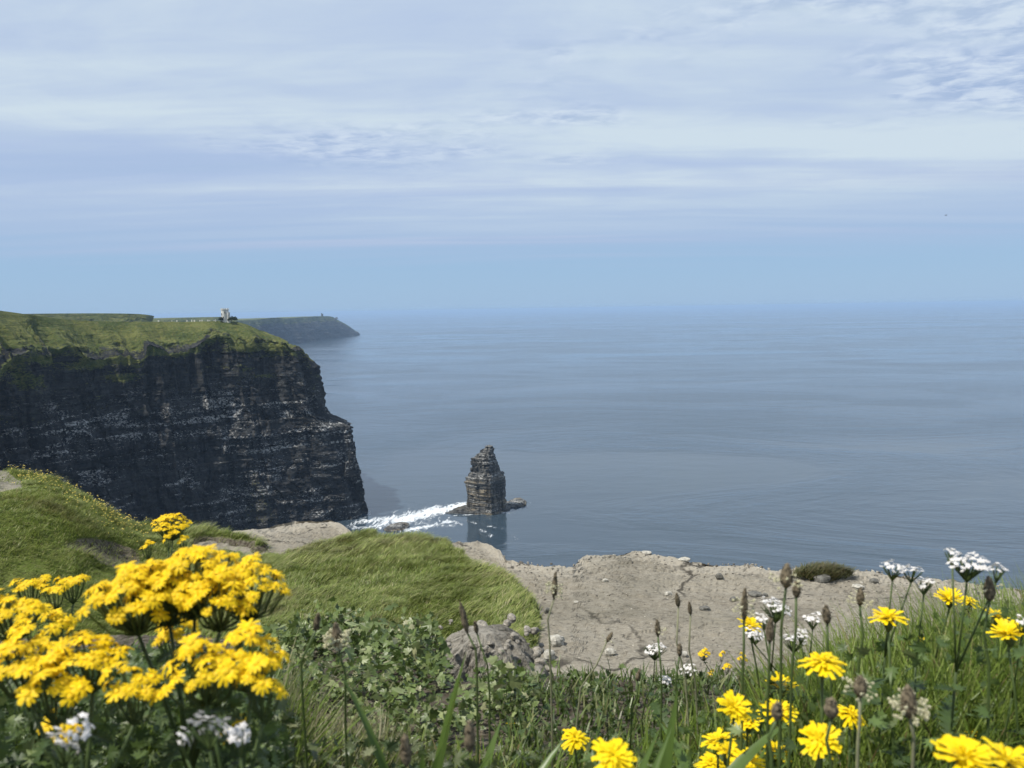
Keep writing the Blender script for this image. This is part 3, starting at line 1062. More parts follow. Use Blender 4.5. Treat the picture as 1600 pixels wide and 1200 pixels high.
def polar(nfine, ncoarse, rlist):
    fine = np.linspace(-.78, .78, nfine)
    co1 = np.linspace(-math.pi, -.78, ncoarse)[:-1]
    co2 = np.linspace(.78, math.pi, ncoarse)[1:]
    az = np.concatenate([co1, fine, co2])
    return az


az = polar(620, 60, None)
Rj = edge_r(az) + 0.10 * fbm(az * 18, az * 0, None, 4, 110) * (np.abs(az) < 1)
q = np.linspace(0, 1, 230)
tq = .02 + .98 * (q * .55 + .45 * q ** .5)
Rm = tq[:, None] * Rj[None, :]
X, Y = Rm * np.sin(az)[None, :], Rm * np.cos(az)[None, :]
Z = rock_z(X, Y) - 0.05 * sstep(Rm / Rj, .985, 1.0)
near = Rm < 4.5
Z = np.where(near, Z - 1.0 * (4.5 - Rm) / 4.5, Z)
rows = [np.stack([X, Y, Z + EYE], -1)]
for k in range(1, 40):
    zz = EYE + ZL - (EYE + ZL + 2) * (k / 39) ** 2.2
    rr = Rj + 1.2 * fbm(az * 40, np.full_like(az, zz / 3), None, 4, 111) * min(1, k / 5) + .2 * k / 39 * 40 - .25 * (k < 4)
    rows.append(np.stack([rr * np.sin(az), rr * np.cos(az), np.full_like(az, zz)], -1)[None])
G_ = np.concatenate(rows)
nr, nc = G_.shape[:2]
m, t = new_mat('ledge_rock')
pos = t.n('ShaderNodeTexCoord').outputs['Object']
n1 = t.noise(pos, 1.3, 6, 0.6)
n2 = t.noise(t.scale(pos, (1, 1.6, 1)), 14, 6, 0.68, .4)
n3 = t.noise(t.scale(pos, (1, 2.2, 1), (3, 1, 0), (0, 0, .2)), 42, 5, 0.7)
c = t.mix(t.smooth(n1, .35, .65), (0.200, 0.178, 0.138), (0.255, 0.230, 0.182))
c = t.mix(t.math('MULTIPLY', t.smooth(n2, .52, .68), .55), c, (0.31, 0.29, 0.245))
c = t.mix(t.math('MULTIPLY', t.smooth(n2, .50, .32), .7), c, (0.065, 0.057, 0.046))
c = t.mix(t.math('MULTIPLY', t.smooth(n3, .56, .68), .7), c, (0.38, 0.355, 0.30))
c = t.mix(t.math('MULTIPLY', t.smooth(n3, .44, .34), .6), c, (0.07, 0.062, 0.05))
er = t.n('ShaderNodeAttribute', attribute_name='rim').outputs['Fac']
c = t.mix(t.math('MULTIPLY', t.smooth(t.math('ADD', er, t.math('MULTIPLY', n2, .8)), .8, 1.25), .7), c, (0.33, 0.30, 0.245))
vo = t.n('ShaderNodeTexVoronoi', feature='DISTANCE_TO_EDGE')
vo.inputs['Scale'].default_value = 1.0
nzv = t.n('ShaderNodeTexNoise')
nzv.inputs['Scale'].default_value = 1.5
nzv.inputs['Detail'].default_value = 4
t.l(pos, nzv.inputs['Vector'])
t.l(t.mix(.55, t.scale(pos, (.75, 1.5, 0), (0, 0, 0), (0, 0, .3)), nzv.outputs['Color']), vo.inputs['Vector'])
crack = t.math('MULTIPLY', t.smooth(vo.outputs['Distance'], .022, .004), t.smooth(n1, .42, .56))
c = t.mix(t.math('MULTIPLY', crack, .85), c, (0.03, 0.026, 0.021))
c = t.mix(t.math('MULTIPLY', t.smooth(t.noise(pos, .55, 5, .6), .50, .68), .35), c, (0.09, 0.085, 0.062))
bmp = t.math('ADD', t.math('MULTIPLY', n2, 1.0), t.math('MULTIPLY', n3, .45))
out(t, pbsdf(t, c, .9, bmp, 1.0, .018, spec=.2).outputs[0])
LEDGE = m
rim = np.concatenate([sstep(Rm / Rj[None, :], .90, 1.0), np.ones((nr - 230, nc))]).ravel()
led = link('rock_ledge', np_mesh('rock_ledge', G_.reshape(-1, 3), grid_quads(nr, nc), attrs={'rim': rim}), LEDGE)
tag(led, 'bare grey brown limestone ledge at the cliff edge', kind='structure')

# turf sheet over it
q = np.linspace(0, 1, 330)
tq = .012 + .988 * (q * .6 + .4 * q ** 2)
R2 = Rj - .02
Rm = tq[:, None] * R2[None, :]
X, Y = Rm * np.sin(az)[None, :], Rm * np.cos(az)[None, :]
SD = turf_sd(X, Y)
Z = turf_z(X, Y, SD)
m, t = new_mat('turf')
pos = t.n('ShaderNodeTexCoord').outputs['Object']
n1 = t.noise(pos, 2.2, 5, .6)
n2 = t.noise(pos, 22, 6, .7)
so = t.n('ShaderNodeAttribute', attribute_name='soil').outputs['Fac']
gcol = t.mix(t.smooth(n1, .35, .65), (0.085, 0.112, 0.024), (0.115, 0.135, 0.035))
gcol = t.mix(t.math('MULTIPLY', t.smooth(n2, .45, .7), .6), gcol, (0.10, 0.085, 0.045))
scol = t.mix(t.smooth(n2, .35, .65), (0.055, 0.045, 0.032), (0.16, 0.14, 0.11))
c = t.mix(t.smooth(so, .3, .7), gcol, scol)
pa = t.n('ShaderNodeAttribute', attribute_name='path').outputs['Fac']
c = t.mix(t.smooth(pa, .3, .7), c, t.mix(t.smooth(n2, .35, .65), (0.17, 0.155, 0.125), (0.26, 0.24, 0.195)))
out(t, pbsdf(t, c, .95, n2, 1.0, .03, spec=.1).outputs[0])
TURF = m
scar = np.maximum(np.maximum(poly_sd(X, Y, SCAR1), poly_sd(X, Y, SCAR2)), poly_sd(X, Y, SCAR3))
soil = np.maximum(sstep(scar, -.08, .06), 1 - sstep(Rm, 3.0, 4.2))
pth = sstep(poly_sd(X, Y, PATH), -.05, .08)
tf = link('turf', np_mesh('turf', np.stack([X, Y, Z + EYE], -1).reshape(-1, 3), grid_quads(*X.shape), smooth=True,
                          attrs={'soil': soil.ravel(), 'path': pth.ravel()}), TURF)
tag(tf, 'uneven turf and soil ground along the cliff top', kind='structure')


# ------------------------------------------------------------------ grass blades
def blades(base, yaw, length, width, lean0, lean1, col, droop_up=None, face=None):
    n = len(base)
    ts = np.array([0, .38, .72, 1.0])
    wf = np.array([1.0, .9, .55, 0])
    d = np.stack([np.cos(yaw), np.sin(yaw), 0 * yaw], -1)
    fy = yaw + (math.pi / 2 if face is None else face)
    sd = np.stack([np.cos(fy), np.sin(fy), 0 * yaw], -1)
    p = base.copy()
    P_ = [p]
    for k in range(3):
        tm = (ts[k] + ts[k + 1]) / 2
        a = lean0 + (lean1 - lean0) * tm
        stp = (length * (ts[k + 1] - ts[k]))[:, None]
        p = p + stp * (d * np.sin(a)[:, None] + np.array([0, 0, 1]) * np.cos(a)[:, None])
        P_.append(p)
    V = np.empty((n, 7, 3))
    for k in range(3):
        hw = (width * wf[k] / 2)[:, None]
        V[:, 2 * k] = P_[k] - sd * hw
        V[:, 2 * k + 1] = P_[k] + sd * hw
    V[:, 6] = P_[3]
    o = (np.arange(n) * 7)[:, None]
    Q = np.concatenate([o + np.array([0, 1, 3, 2]), o + np.array([2, 3, 5, 4])])
    T = o + np.array([4, 5, 6])
    return V.reshape(-1, 3), Q, T, np.repeat(col, 7, axis=0)


def pick(n, cols, wts, g):
    c = np.array(cols)[g.choice(len(cols), n, p=np.array(wts) / sum(wts))]
    return c * g.uniform(.75, 1.25, (n, 1))


GRASS = mat_leaf('grass_blade', None, .38, .45, .12, 8)
g = np.random.default_rng(21)
N = 350000
azs = g.uniform(-.74, .45, N)
Rz = edge_r(azs)
rs_ = np.sqrt(g.uniform(0, 1, N)) * (Rz - 5.0) + 5.0
x, y = rs_ * np.sin(azs), rs_ * np.cos(azs)
sd = turf_sd(x, y)
bare = np.maximum(np.maximum(poly_sd(x, y, SCAR1), poly_sd(x, y, SCAR2)), poly_sd(x, y, SCAR3)) > -.01
bare |= poly_sd(x, y, PATH) > 0
ok = (sd > .02) & (rs_ < Rz - .03) & ~(bare & (g.uniform(size=N) > .25))
x, y, sd, Rz, rs_ = x[ok], y[ok], sd[ok], Rz[ok], rs_[ok]
n = len(x)
z = turf_z(x, y, sd) + EYE
cl = fbm(x / .16, y / .16, None, 2, 201)
pat = fbm(x / .9, y / .9, None, 3, 202)
yaw = .35 + 1.0 * fbm(x / .8, y / .8, None, 3, 203) + .8 * fbm(x / .15, y / .15, None, 2, 204) + g.normal(0, .55, n)
ln = .08 * (1 + .35 * cl + .3 * pat) * g.uniform(.6, 1.35, n) * (.45 + .55 * sstep(sd, 0, .25)) * (1 - .45 * (pat < -.35))
left = 1 - sstep(x, -3.6, -2.2)
ln = ln * (1 - .25 * left)
col_ = pick(n, [(.135, .185, .034), (.175, .225, .048), (.235, .265, .08), (.38, .35, .18), (.10, .135, .03)], [.28, .36, .22, .08, .08], g)
mk = sstep(pat + .35 * cl, .05, .5)[:, None]
col_ = col_ * (1 - .35 * mk) + np.array([.20, .22, .055]) * .35 * mk
dry = sstep(fbm(x / 1.3, y / .7, None, 3, 206), .34, .6)[:, None] * .5
col_ = col_ * (1 - dry) + np.array([.20, .165, .085]) * dry * g.uniform(.7, 1.2, (n, 1))
V, Q, T, C_ = blades(np.column_stack([x, y, z - .01]), yaw, ln, .0065 * g.uniform(.7, 1.4, n) * (rs_ / 9) ** .5, g.uniform(.1, .8, n), g.uniform(.8, 1.7, n), col_)
tag(link('turf_grass', np_mesh('turf_grass', V, Q, T, col=C_), GRASS), 'long windswept green grass on the cliff top turf', 'grass', kind='stuff')
idx = g.choice(n, 46000, replace=False)
x, y, sdw = x[idx], y[idx], sd[idx]
wm = fbm(x / .5, y / .22, None, 3, 231) + g.normal(0, .12, len(x))
ok = wm > -.02
x, y, sdw = x[ok], y[ok], sdw[ok]
n2_ = len(x)
yaw = .30 + .9 * fbm(x / .9, y / .9, None, 2, 203) + .5 * fbm(x / .2, y / .2, None, 2, 233) + g.normal(0, .22, n2_)
V, Q, T, C_ = blades(np.column_stack([x, y, turf_z(x, y, sdw) + EYE + .02]), yaw, g.uniform(.08, .16, n2_) * (.5 + .5 * sstep(sdw, 0, .3)), .0055 * g.uniform(.7, 1.3, n2_), g.uniform(.5, .9, n2_), g.uniform(1.3, 1.8, n2_),
                     pick(n2_, [(.25, .29, .08), (.32, .335, .12), (.17, .22, .048), (.41, .37, .19)], [.4, .25, .25, .10], g))
tag(link('windswept_grass', np_mesh('windswept_grass', V, Q, T, col=C_), GRASS), 'paler longer wisps of grass laid over by the wind', 'grass', kind='stuff')
# tiny yellow flowers dotted in the grass on the left brow
N = 420
u_, v_ = g.normal(115, 40, N), 0
azs = np.arctan((g.choice([70, 130, 150, 190, 40], N) + g.normal(0, 26, N) - 800) / FPX)
rs_ = edge_r(azs) - np.abs(g.normal(0.5, .5, N)) - .1
x, y = rs_ * np.sin(azs), rs_ * np.cos(azs)
z = turf_z(x, y) + EYE + .05 + g.uniform(0, .07, N)
s_ = g.uniform(.006, .013, N)
V = np.stack([np.column_stack([x - s_, y, z]), np.column_stack([x, y - s_, z + s_ * .6]), np.column_stack([x + s_, y, z]), np.column_stack([x, y + s_, z + s_ * .9])], 1).reshape(-1, 3)
YEL = mat_leaf('small_yellow_petal', (.62, .50, .10), .3, .6, .3, 30)
tag(link('small_flowers', np_mesh('small_flowers', V, np.arange(N * 4).reshape(-1, 4)), YEL), 'tiny pale yellow flowers dotted over the grassy brow', 'flowers', kind='stuff')

# ------------------------------------------------------------------ loose stones on the ledge
STONE = mat_plain('pale_stone', (0.36, 0.34, 0.29), .9, .35, 30, .01)
STONED = mat_plain('dark_stone', (0.12, 0.115, 0.10), .9, .35, 30, .01)


def stone_mesh(seed, sx, sy, sz):
    g_ = np.random.default_rng(seed)
    nu, nv = 14, 8
    V = []
    for i in range(nv + 1):
        th = math.pi * i / nv
        for j in range(nu):
            ph = 2 * math.pi * j / nu
            d = np.array([math.sin(th) * math.cos(ph), math.sin(th) * math.sin(ph), math.cos(th)])
            d = np.sign(d) * np.abs(d) ** .7
            V.append(d)
    V = np.array(V)
    k = 1 + .35 * fbm(V[:, 0] * 1.3 + seed, V[:, 1] * 1.3, V[:, 2] * 1.3, 3, seed)
    V = V * k[:, None] * [sx / 2, sy / 2, sz / 2]
    V[:, 2] += sz * .3
    return np_mesh('stone', V, grid_quads(nv + 1, nu, True))


STONES = [(869, 1007, 26, 16, 0, 'squarish pale stone beside the turf edge on the ledge'),
          (953, 1021, 18, 10, 0, 'small pale pointed stone alone on the middle of the ledge'),
          (1068, 1024, 14, 6, 0, 'thin pale chip on the ledge near the white yarrow head'),
          (1124, 908, 12, 9, 1, 'dark upright stone on the far middle of the ledge'),
          (1146, 938, 14, 5, 1, 'flat dark stone halfway up the ledge'),
          (1100, 952, 18, 5, 1, 'flat grey flake lying on the ledge centre'),
          (945, 908, 10, 4, 0, 'small white chip on the upper left of the ledge'),
          (900, 937, 8, 3, 0, 'tiny white chip near the left side of the ledge'),
          (1366, 904, 16, 6, 1, 'dark stone right of the grassy cushion on the ledge'),
          (1284, 908, 26, 11, 1, 'dark rounded boulder in front of the grassy cushion'),
          (1195, 932, 10, 5, 1, 'small dark stone on the right of the ledge'),
          (1045, 930, 12, 6, 0, 'pale rough chip on the ledge centre'),
          (1340, 915, 20, 5, 0, 'long pale flake right of the cushion'),
          (1010, 858, 16, 4, 0, 'white flake on the outermost rim of the ledge'),
          (1070, 874, 18, 4, 0, 'white flake on the rim right of the highest point'),
          (1180, 930, 22, 5, 1, 'dark broken flake lying behind the tall seed heads'),
          (858, 1030, 20, 14, 0, 'broken pale stone at the foot of the turf edge'),
          (855, 950, 10, 8, 1, 'dark lump against the right edge of the turf')]
for i, (u, v, wpx, hpx, dk, lab) in enumerate(STONES):
    p = at_z(u, v, EYE + ZL + .02)
    mpp = p[1] / FPX
    o = link('stone', stone_mesh(300 + i, wpx * mpp, wpx * mpp * .75, hpx * mpp * 1.3), STONED if dk else STONE, loc=(p[0], p[1], EYE + float(rock_z(np.array([p[0]]), np.array([p[1]]))[0])), rot=(0, 0, random.random() * .6))
    tag(o, lab, 'stone', 'loose stones on the ledge')
# loose grit and flakes nobody could count
N = 3600
azs = g.uniform(-.02, .62, N)
Rz = edge_r(azs)
rs_ = 5.5 + (Rz - 5.55) * g.uniform(0, 1, N) ** .55
x, y = rs_ * np.sin(azs), rs_ * np.cos(azs)
ok = turf_sd(x, y) < -.05
x, y, rs_, Rz = x[ok], y[ok], rs_[ok], Rz[ok]
n = len(x)
z = rock_z(x, y) + EYE
s_ = .0036 * np.exp(g.normal(0, .6, n)) + .010 * sstep(rs_ / Rz, .9, 1) * g.uniform(0, 1, n)
a = g.uniform(0, 6.3, n)
V = []
for k in range(5):
    ak = a + k * 2 * math.pi / 5 + g.uniform(-.3, .3, n)
    V.append(np.column_stack([x + np.cos(ak) * s_ * g.uniform(.6, 1.5, n), y + np.sin(ak) * s_ * g.uniform(.6, 1.2, n), z + s_ * g.uniform(.25, .8, n)]))
for k in range(5):
    V.append(np.column_stack([V[k][:, 0] * 1 + (V[k][:, 0] - x) * .15, V[k][:, 1] + (V[k][:, 1] - y) * .15, z - .01]))
V.append(np.column_stack([x, y, z + s_ * .8]))
V = np.stack(V, 1).reshape(-1, 3)
o_ = (np.arange(n) * 11)[:, None]
T = np.concatenate([o_ + np.array([k, (k + 1) % 5, 10]) for k in range(5)])
Q = np.concatenate([o_ + np.array([k + 5, (k + 1) % 5 + 5, (k + 1) % 5, k]) for k in range(5)])
col_ = np.repeat(pick(n, [(.22, .20, .165), (.34, .315, .265), (.11, .10, .085)], [.5, .25, .3], g), 11, axis=0)
GRIT = mat_leaf('grit', None, 0.0, .9, .2, 40, .15)
tag(link('grit', np_mesh('grit', V, Q, T, col=col_), GRIT), 'loose grit and thin flakes scattered over the bare ledge', 'grit', kind='stuff')
# cushion of grass on the ledge rim
p = at_z(1283, 903, EYE + ZL)
cush = empty('grass_cushion', tuple(p), 'low brownish grassy cushion on the right rim of the ledge', 'grass tuft')
q_ = stone_mesh(77, .42, .26, .10)
link('soil', q_, TURF, cush)
N = 1800
a = g.uniform(0, 6.3, N); rr = np.sqrt(g.uniform(0, 1, N))
bx, by = .30 * (1 + .3 * np.sin(a * 2 + 1)) * rr * np.cos(a), .18 * rr * np.sin(a)
bz = .11 * np.sqrt(np.maximum(0, 1 - rr ** 2))
V, Q, T, C_ = blades(np.column_stack([bx, by, bz]), g.normal(0, .8, N), g.uniform(.06, .14, N), np.full(N, .008), g.uniform(.2, .8, N), g.uniform(1, 1.8, N), pick(N, [(.075, .085, .028), (.13, .12, .05), (.17, .14, .07)], [.5, .3, .2], g))
o = link('blades', np_mesh('blades', V, Q, T, col=C_), GRASS, cush)
o['kind'] = 'stuff'

# ------------------------------------------------------------------ earth lump at the bank edge
m, t = new_mat('crumbly_earth')
pos = t.n('ShaderNodeTexCoord').outputs['Object']
n1 = t.noise(pos, 9, 5, .6)
n2 = t.noise(pos, 55, 6, .7)
c = t.mix(t.smooth(n1, .35, .65), (0.18, 0.165, 0.135), (0.29, 0.27, 0.23))
c = t.mix(t.math('MULTIPLY', t.smooth(n2, .50, .66), .7), c, (0.36, 0.335, 0.29))
c = t.mix(t.math('MULTIPLY', t.smooth(n2, .48, .34), .75), c, (0.045, 0.038, 0.030))
out(t, pbsdf(t, c, .95, t.math('ADD', n2, t.math('MULTIPLY', n1, .6)), 1.0, .018, spec=.1).outputs[0])
EARTH = m


def lump(name, cx, cy, sx, sy, z0, z1, seed, label, cat='earth'):
    nu, nv = 170, 90
    th = np.linspace(0, 1, nv)[:, None]
    ph = np.linspace(0, 2 * math.pi, nu, endpoint=False)[None, :]
    prof_r = (1 - th ** 7) ** .5 * (1 - .22 * th) + 0 * ph
    zz = (z0 + (z1 - z0) * th) + 0 * ph
    dx, dy = np.cos(ph) + 0 * th, np.sin(ph) + 0 * th
    f = 1 - .16 * np.abs(vn(dx * 3, dy * 3, zz * 11, seed + 8)) + .22 * fbm(dx * 1.6, dy * 1.6, zz * 5, 3, seed) + .18 * fbm(dx * 4, dy * 4, zz * 14, 4, seed + 1) + .13 * fbm(dx * 11, dy * 11, zz * 40, 4, seed + 2, .65)
    xx, yy = dx * prof_r * f * sx, dy * prof_r * f * sy
    zz = zz + .02 * fbm(xx * 12, yy * 12, None, 4, seed + 3) * th
    me = np_mesh(name, np.stack([xx, yy, zz], -1).reshape(-1, 3), grid_quads(nv, nu, True))
    o = link(name, me, EARTH, loc=(cx, cy, EYE))
    return tag(o, label, cat)


CLODM = mat_plain('clod_earth', (.23, .21, .175), .95, .45, 4)
CLODS = [stone_mesh(880 + k, 1, .85, .6) for k in range(5)]


def clods(o, n, sx, sy, z0, z1, seed):
    g_ = np.random.default_rng(seed)
    for k in range(n):
        a = g_.uniform(0, 2 * math.pi)
        top = g_.random() < .35
        rr = g_.uniform(0, .7) if top else g_.uniform(.72, .86)
        zz = z1 - g_.uniform(.005, .02) if top else z0 + (z1 - z0) * g_.uniform(.55, .97)
        sz = float(np.exp(g_.normal(-4.05, .4)))
        link('clod', CLODS[k % 5], CLODM, o, (sx * rr * math.cos(a), sy * rr * math.sin(a), zz - sz * .45), (g_.uniform(-.6, .6), g_.uniform(-.6, .6), g_.uniform(0, 6)), sz)


lp_ = at_y(758, 1060, 2.15)
t1_ = at_y(758, 992, 2.1)[2] - EYE
o = lump('earth_lump', lp_[0], 2.15, .235, .20, -1.75, t1_, 7, 'crumbly grey earth lump at the edge of the leafy bank')
clods(o, 140, .215, .185, -1.75, t1_, 4)
lq_ = at_y(838, 1085, 2.1)
t2_ = at_y(840, 1050, 2.05)[2] - EYE
o = lump('earth_lump', lq_[0], 2.08, .085, .14, -1.8, t2_, 9, 'smaller eroded earth shoulder right of the crumbly lump')
clods(o, 36, .08, .13, -1.8, t2_, 5)

# ------------------------------------------------------------------ bank cover: palmate leaves
LEAF = mat_leaf('bank_leaf', None, .3, .42, .2, 60, .45)


def leaf_scatter(x, y, z, size, col, g_, tilt=.7, shape=None):
    """small folded lobed leaves"""
    n = len(x)
    if shape is None:
        A = np.radians([90, 62, 48, 20, -2, -35, -90, -145, 182, 160, 132, 118])
        Rr = np.array([1.0, .62, .92, .5, .8, .55, .25, .55, .8, .5, .92, .62])
    else:
        A, Rr = shape
    k = len(A)
    loc = np.column_stack([Rr * np.cos(A), Rr * np.sin(A), .18 * np.abs(Rr * np.cos(A)) - .12 * Rr ** 2])
    loc = np.vstack([loc, [[0, 0, 0]]])
    yaw = g_.uniform(0, 6.3, n)
    tl = g_.normal(0, tilt, n)
    tl2 = g_.normal(0, tilt, n)
    c, s = np.cos(yaw), np.sin(yaw)
    L = loc[None] * size[:, None, None]
    X_, Y_, Z_ = L[..., 0], L[..., 1], L[..., 2]
    Y2 = Y_ * np.cos(tl)[:, None] - Z_ * np.sin(tl)[:, None]
    Z2 = Y_ * np.sin(tl)[:, None] + Z_ * np.cos(tl)[:, None]
    X2 = X_ * np.cos(tl2)[:, None] + Z2 * np.sin(tl2)[:, None]
    Z3 = -X_ * np.sin(tl2)[:, None] + Z2 * np.cos(tl2)[:, None]
    V = np.stack([x[:, None] + X2 * c[:, None] - Y2 * s[:, None], y[:, None] + X2 * s[:, None] + Y2 * c[:, None], z[:, None] + Z3], -1)
    o_ = (np.arange(n) * (k + 1))[:, None]
    T = np.concatenate([o_ + np.array([i, (i + 1) % k, k]) for i in range(k)])
    return V.reshape(-1, 3), T, np.repeat(col, k + 1, axis=0)


def bank_pts(N, u0, u1, y0, y1, g_):
    yy = g_.uniform(y0, y1, N)
    uu = g_.uniform(u0, u1, N)
    return (uu - 800) / FPX * yy * 1.08, yy, uu


N = 11000
x, y, uu = bank_pts(N, 380, 830, 1.25, 2.7, g)
z = turf_z(x, y) + EYE + np.abs(g.normal(.03, .03, N))
ok = fbm(x / .16, y / .16, None, 3, 401) > -.15
ok &= ~((uu > 700) & (y > 1.7))
x, y, z = x[ok], y[ok], z[ok]
V, T, C_ = leaf_scatter(x, y, z, np.exp(g.normal(-4.4, .34, len(x))) * (y / 2.1) ** .9, pick(len(x), [(.085, .125, .03), (.13, .175, .05), (.20, .235, .095), (.28, .28, .15)], [.4, .35, .2, .06], g), g)
tag(link('creeping_leaves', np_mesh('creeping_leaves', V, None, T, col=C_), LEAF), 'small lobed green leaves creeping over the bank edge', 'leaves', kind='stuff')
# small greens on the ramp right of the lump
N = 8500
x, y, uu = bank_pts(N, 770, 1420, 1.0, 3.5, g)
kp = (uu > 860) | (y < 1.75)
x, y, N = x[kp], y[kp], int(kp.sum())
z = turf_z(x, y) + EYE + np.abs(g.normal(.012, .015, N))
V, T, C_ = leaf_scatter(x, y, z, g.uniform(.005, .015, N) * (y / 2) ** .5, pick(N, [(.05, .08, .02), (.085, .12, .03), (.13, .15, .06)], [.45, .4, .15], g), g)
V2, Q2, T2, C2 = blades(np.column_stack([x, y, turf_z(x, y) + EYE]), g.uniform(0, 6.3, N), g.uniform(.02, .07, N), np.full(N, .004), g.uniform(0, .5, N), g.uniform(.4, 1.5, N), pick(N, [(.06, .10, .02), (.10, .14, .03), (.15, .16, .06)], [.4, .4, .2], g))
tag(link('slope_plants', np_mesh('slope_plants', np.vstack([V, V2]), Q2 + len(V), np.vstack([T, T2 + len(V)]), col=np.vstack([C_, C2])), LEAF), 'low green plants on the slope right of the earth lump', 'plants', kind='stuff')

# ------------------------------------------------------------------ tall grass and undergrowth close to the lens
VT_U = [-200, 0, 200, 300, 430, 470, 520, 620, 700, 850, 960, 1050, 1130, 1200, 1300, 1400, 1500, 1600, 1800]
VT_V = [975, 985, 965, 965, 1015, 1100, 1115, 1120, 1140, 1145, 1130, 1100, 1070, 1030, 968, 928, 900, 895, 885]


def room(x, y, slack=0.0):
    """height left between the ground and the local vegetation top"""
    uu = 800 + FPX * x / (y * 1.08)
    vt = np.interp(uu, VT_U, VT_V) + slack
    ry = FWD[1] + RT[1] * (uu - 800) / FPX + UP[1] * (600 - vt) / FPX
    rz = FWD[2] + RT[2] * (uu - 800) / FPX + UP[2] * (600 - vt) / FPX
    return EYE + rz / ry * y - (turf_z(x, y) + EYE), uu


def tall(name, N, u0, u1, y0, y1, cols, wts, wid, lab, lean=(0.0, .35, .2, 1.3), lmax=.45, seed=1, slack=0, lmin=.05, cat='grass', near=1.0):
    g_ = np.random.default_rng(seed)
    x, y, uu = bank_pts(N, u0, u1, y0, y1, g_)
    rm, _ = room(x, y, slack)
    rm = rm - near * .22 * (1 - sstep(y, .6, 1.0))
    L = np.minimum(rm * g_.uniform(.45, 1.0, N) ** .8, lmax * g_.uniform(.6, 1.1, N))
    ok = L > lmin
    x, y, L = x[ok], y[ok], L[ok]
    n = len(x)
    le1 = g_.uniform(lean[2], lean[3], n)
    L = L * (1 + .12 * le1)
    yaw = g_.normal(.3, 1.3, n) + 1.2 * fbm(x / .12, y / .12, None, 2, seed)
    V, Q, T, C_ = blades(np.column_stack([x, y, turf_z(x, y) + EYE - .01]), yaw, L, wid * g_.uniform(.6, 1.4, n), g_.uniform(lean[0], lean[1], n), le1, pick(n, cols, wts, g_), face=g_.uniform(0, 3.14, n))
    return tag(link(name, np_mesh(name, V, Q, T, col=C_, smooth=True), GRASS), lab, cat, kind='stuff')


GREENS = [(.10, .150, .022), (.155, .215, .036), (.21, .265, .06), (.22, .21, .08), (.16, .12, .05)]
tall('tall_grass', 15000, 1180, 1780, .6, 1.6, GREENS, [.35, .38, .18, .06, .03], .0034, 'dense long thin green grass on the right of the bank', seed=51)
tall('undergrowth', 2200, 820, 1250, .5, 1.5, GREENS, [.4, .35, .15, .06, .04], .0042, 'low grass and weeds along the bottom centre of the bank', seed=52, lmax=.3)
tall('undergrowth', 1500, 400, 860, .5, 1.25, GREENS, [.35, .3, .15, .12, .08], .0040, 'short mixed weeds at the bottom left of centre', seed=53, lmax=.28)
tall('dry_grass', 1600, 410, 600, .55, 1.5, [(.30, .28, .17), (.22, .21, .11), (.14, .16, .06)], [.4, .35, .25], .0028, 'pale dry feathery grass right of the ragwort', seed=54, slack=-20, lmax=.3)
tall('undergrowth', 3000, -160, 440, .5, 1.2, GREENS[:3], [.5, .38, .12], .0045, 'dark green stalks and grass under the ragwort', seed=55, lmax=.4)
tall('tall_grass', 11000, 1760, 3400, .6, 1.9, GREENS, [.35, .38, .18, .06, .03], .0038, 'grass carrying on along the bank past the right photo edge', seed=56)
tall('tall_grass', 6500, -1500, -140, .6, 1.9, GREENS, [.35, .38, .18, .06, .03], .0042, 'grass carrying on along the bank past the left photo edge', seed=57, lmax=.3)
# feathery foliage under the ragwort and among the right-hand flowers
FEATH = (np.radians([90, 70, 60, 40, 30, 5, -10, -60, -90, -120, 190, 175, 150, 140, 120, 110]), np.array([1.0, .45, .85, .35, .75, .3, .6, .2, .35, .2, .6, .3, .75, .35, .85, .45]))
for (N, u0, u1, y0, y1, sd_, lab, cols) in ((8500, -160, 450, .56, 1.1, 61, 'ragged dark green foliage below the ragwort flowers', [(.06, .095, .024), (.095, .14, .038), (.15, .19, .065)]),
                                            (1800, 430, 860, .6, 1.5, 62, 'mixed ragged leaves on the near bank left of centre', [(.05, .075, .02), (.09, .11, .04), (.16, .17, .085)]),
                                            (1500, 900, 1700, .6, 1.3, 63, 'ragged leaves between the yellow hawkbit stems', [(.06, .095, .022), (.09, .135, .034), (.14, .175, .06)])):
    g_ = np.random.default_rng(sd_)
    x, y, uu = bank_pts(N, u0, u1, y0, y1, g_)
    rm, _ = room(x, y, 25)
    hh = rm * g_.uniform(.1, .95, N)
    ok = rm > .03
    V, T, C_ = leaf_scatter(x[ok], y[ok], (turf_z(x, y) + EYE + hh)[ok], g_.uniform(.006, .015, ok.sum()), pick(ok.sum(), cols, [.5, .38, .12], g_), g_, .8, FEATH)
    tag(link('ragged_leaves', np_mesh('ragged_leaves', V, None, T, col=C_), LEAF), lab, 'leaves', kind='stuff')

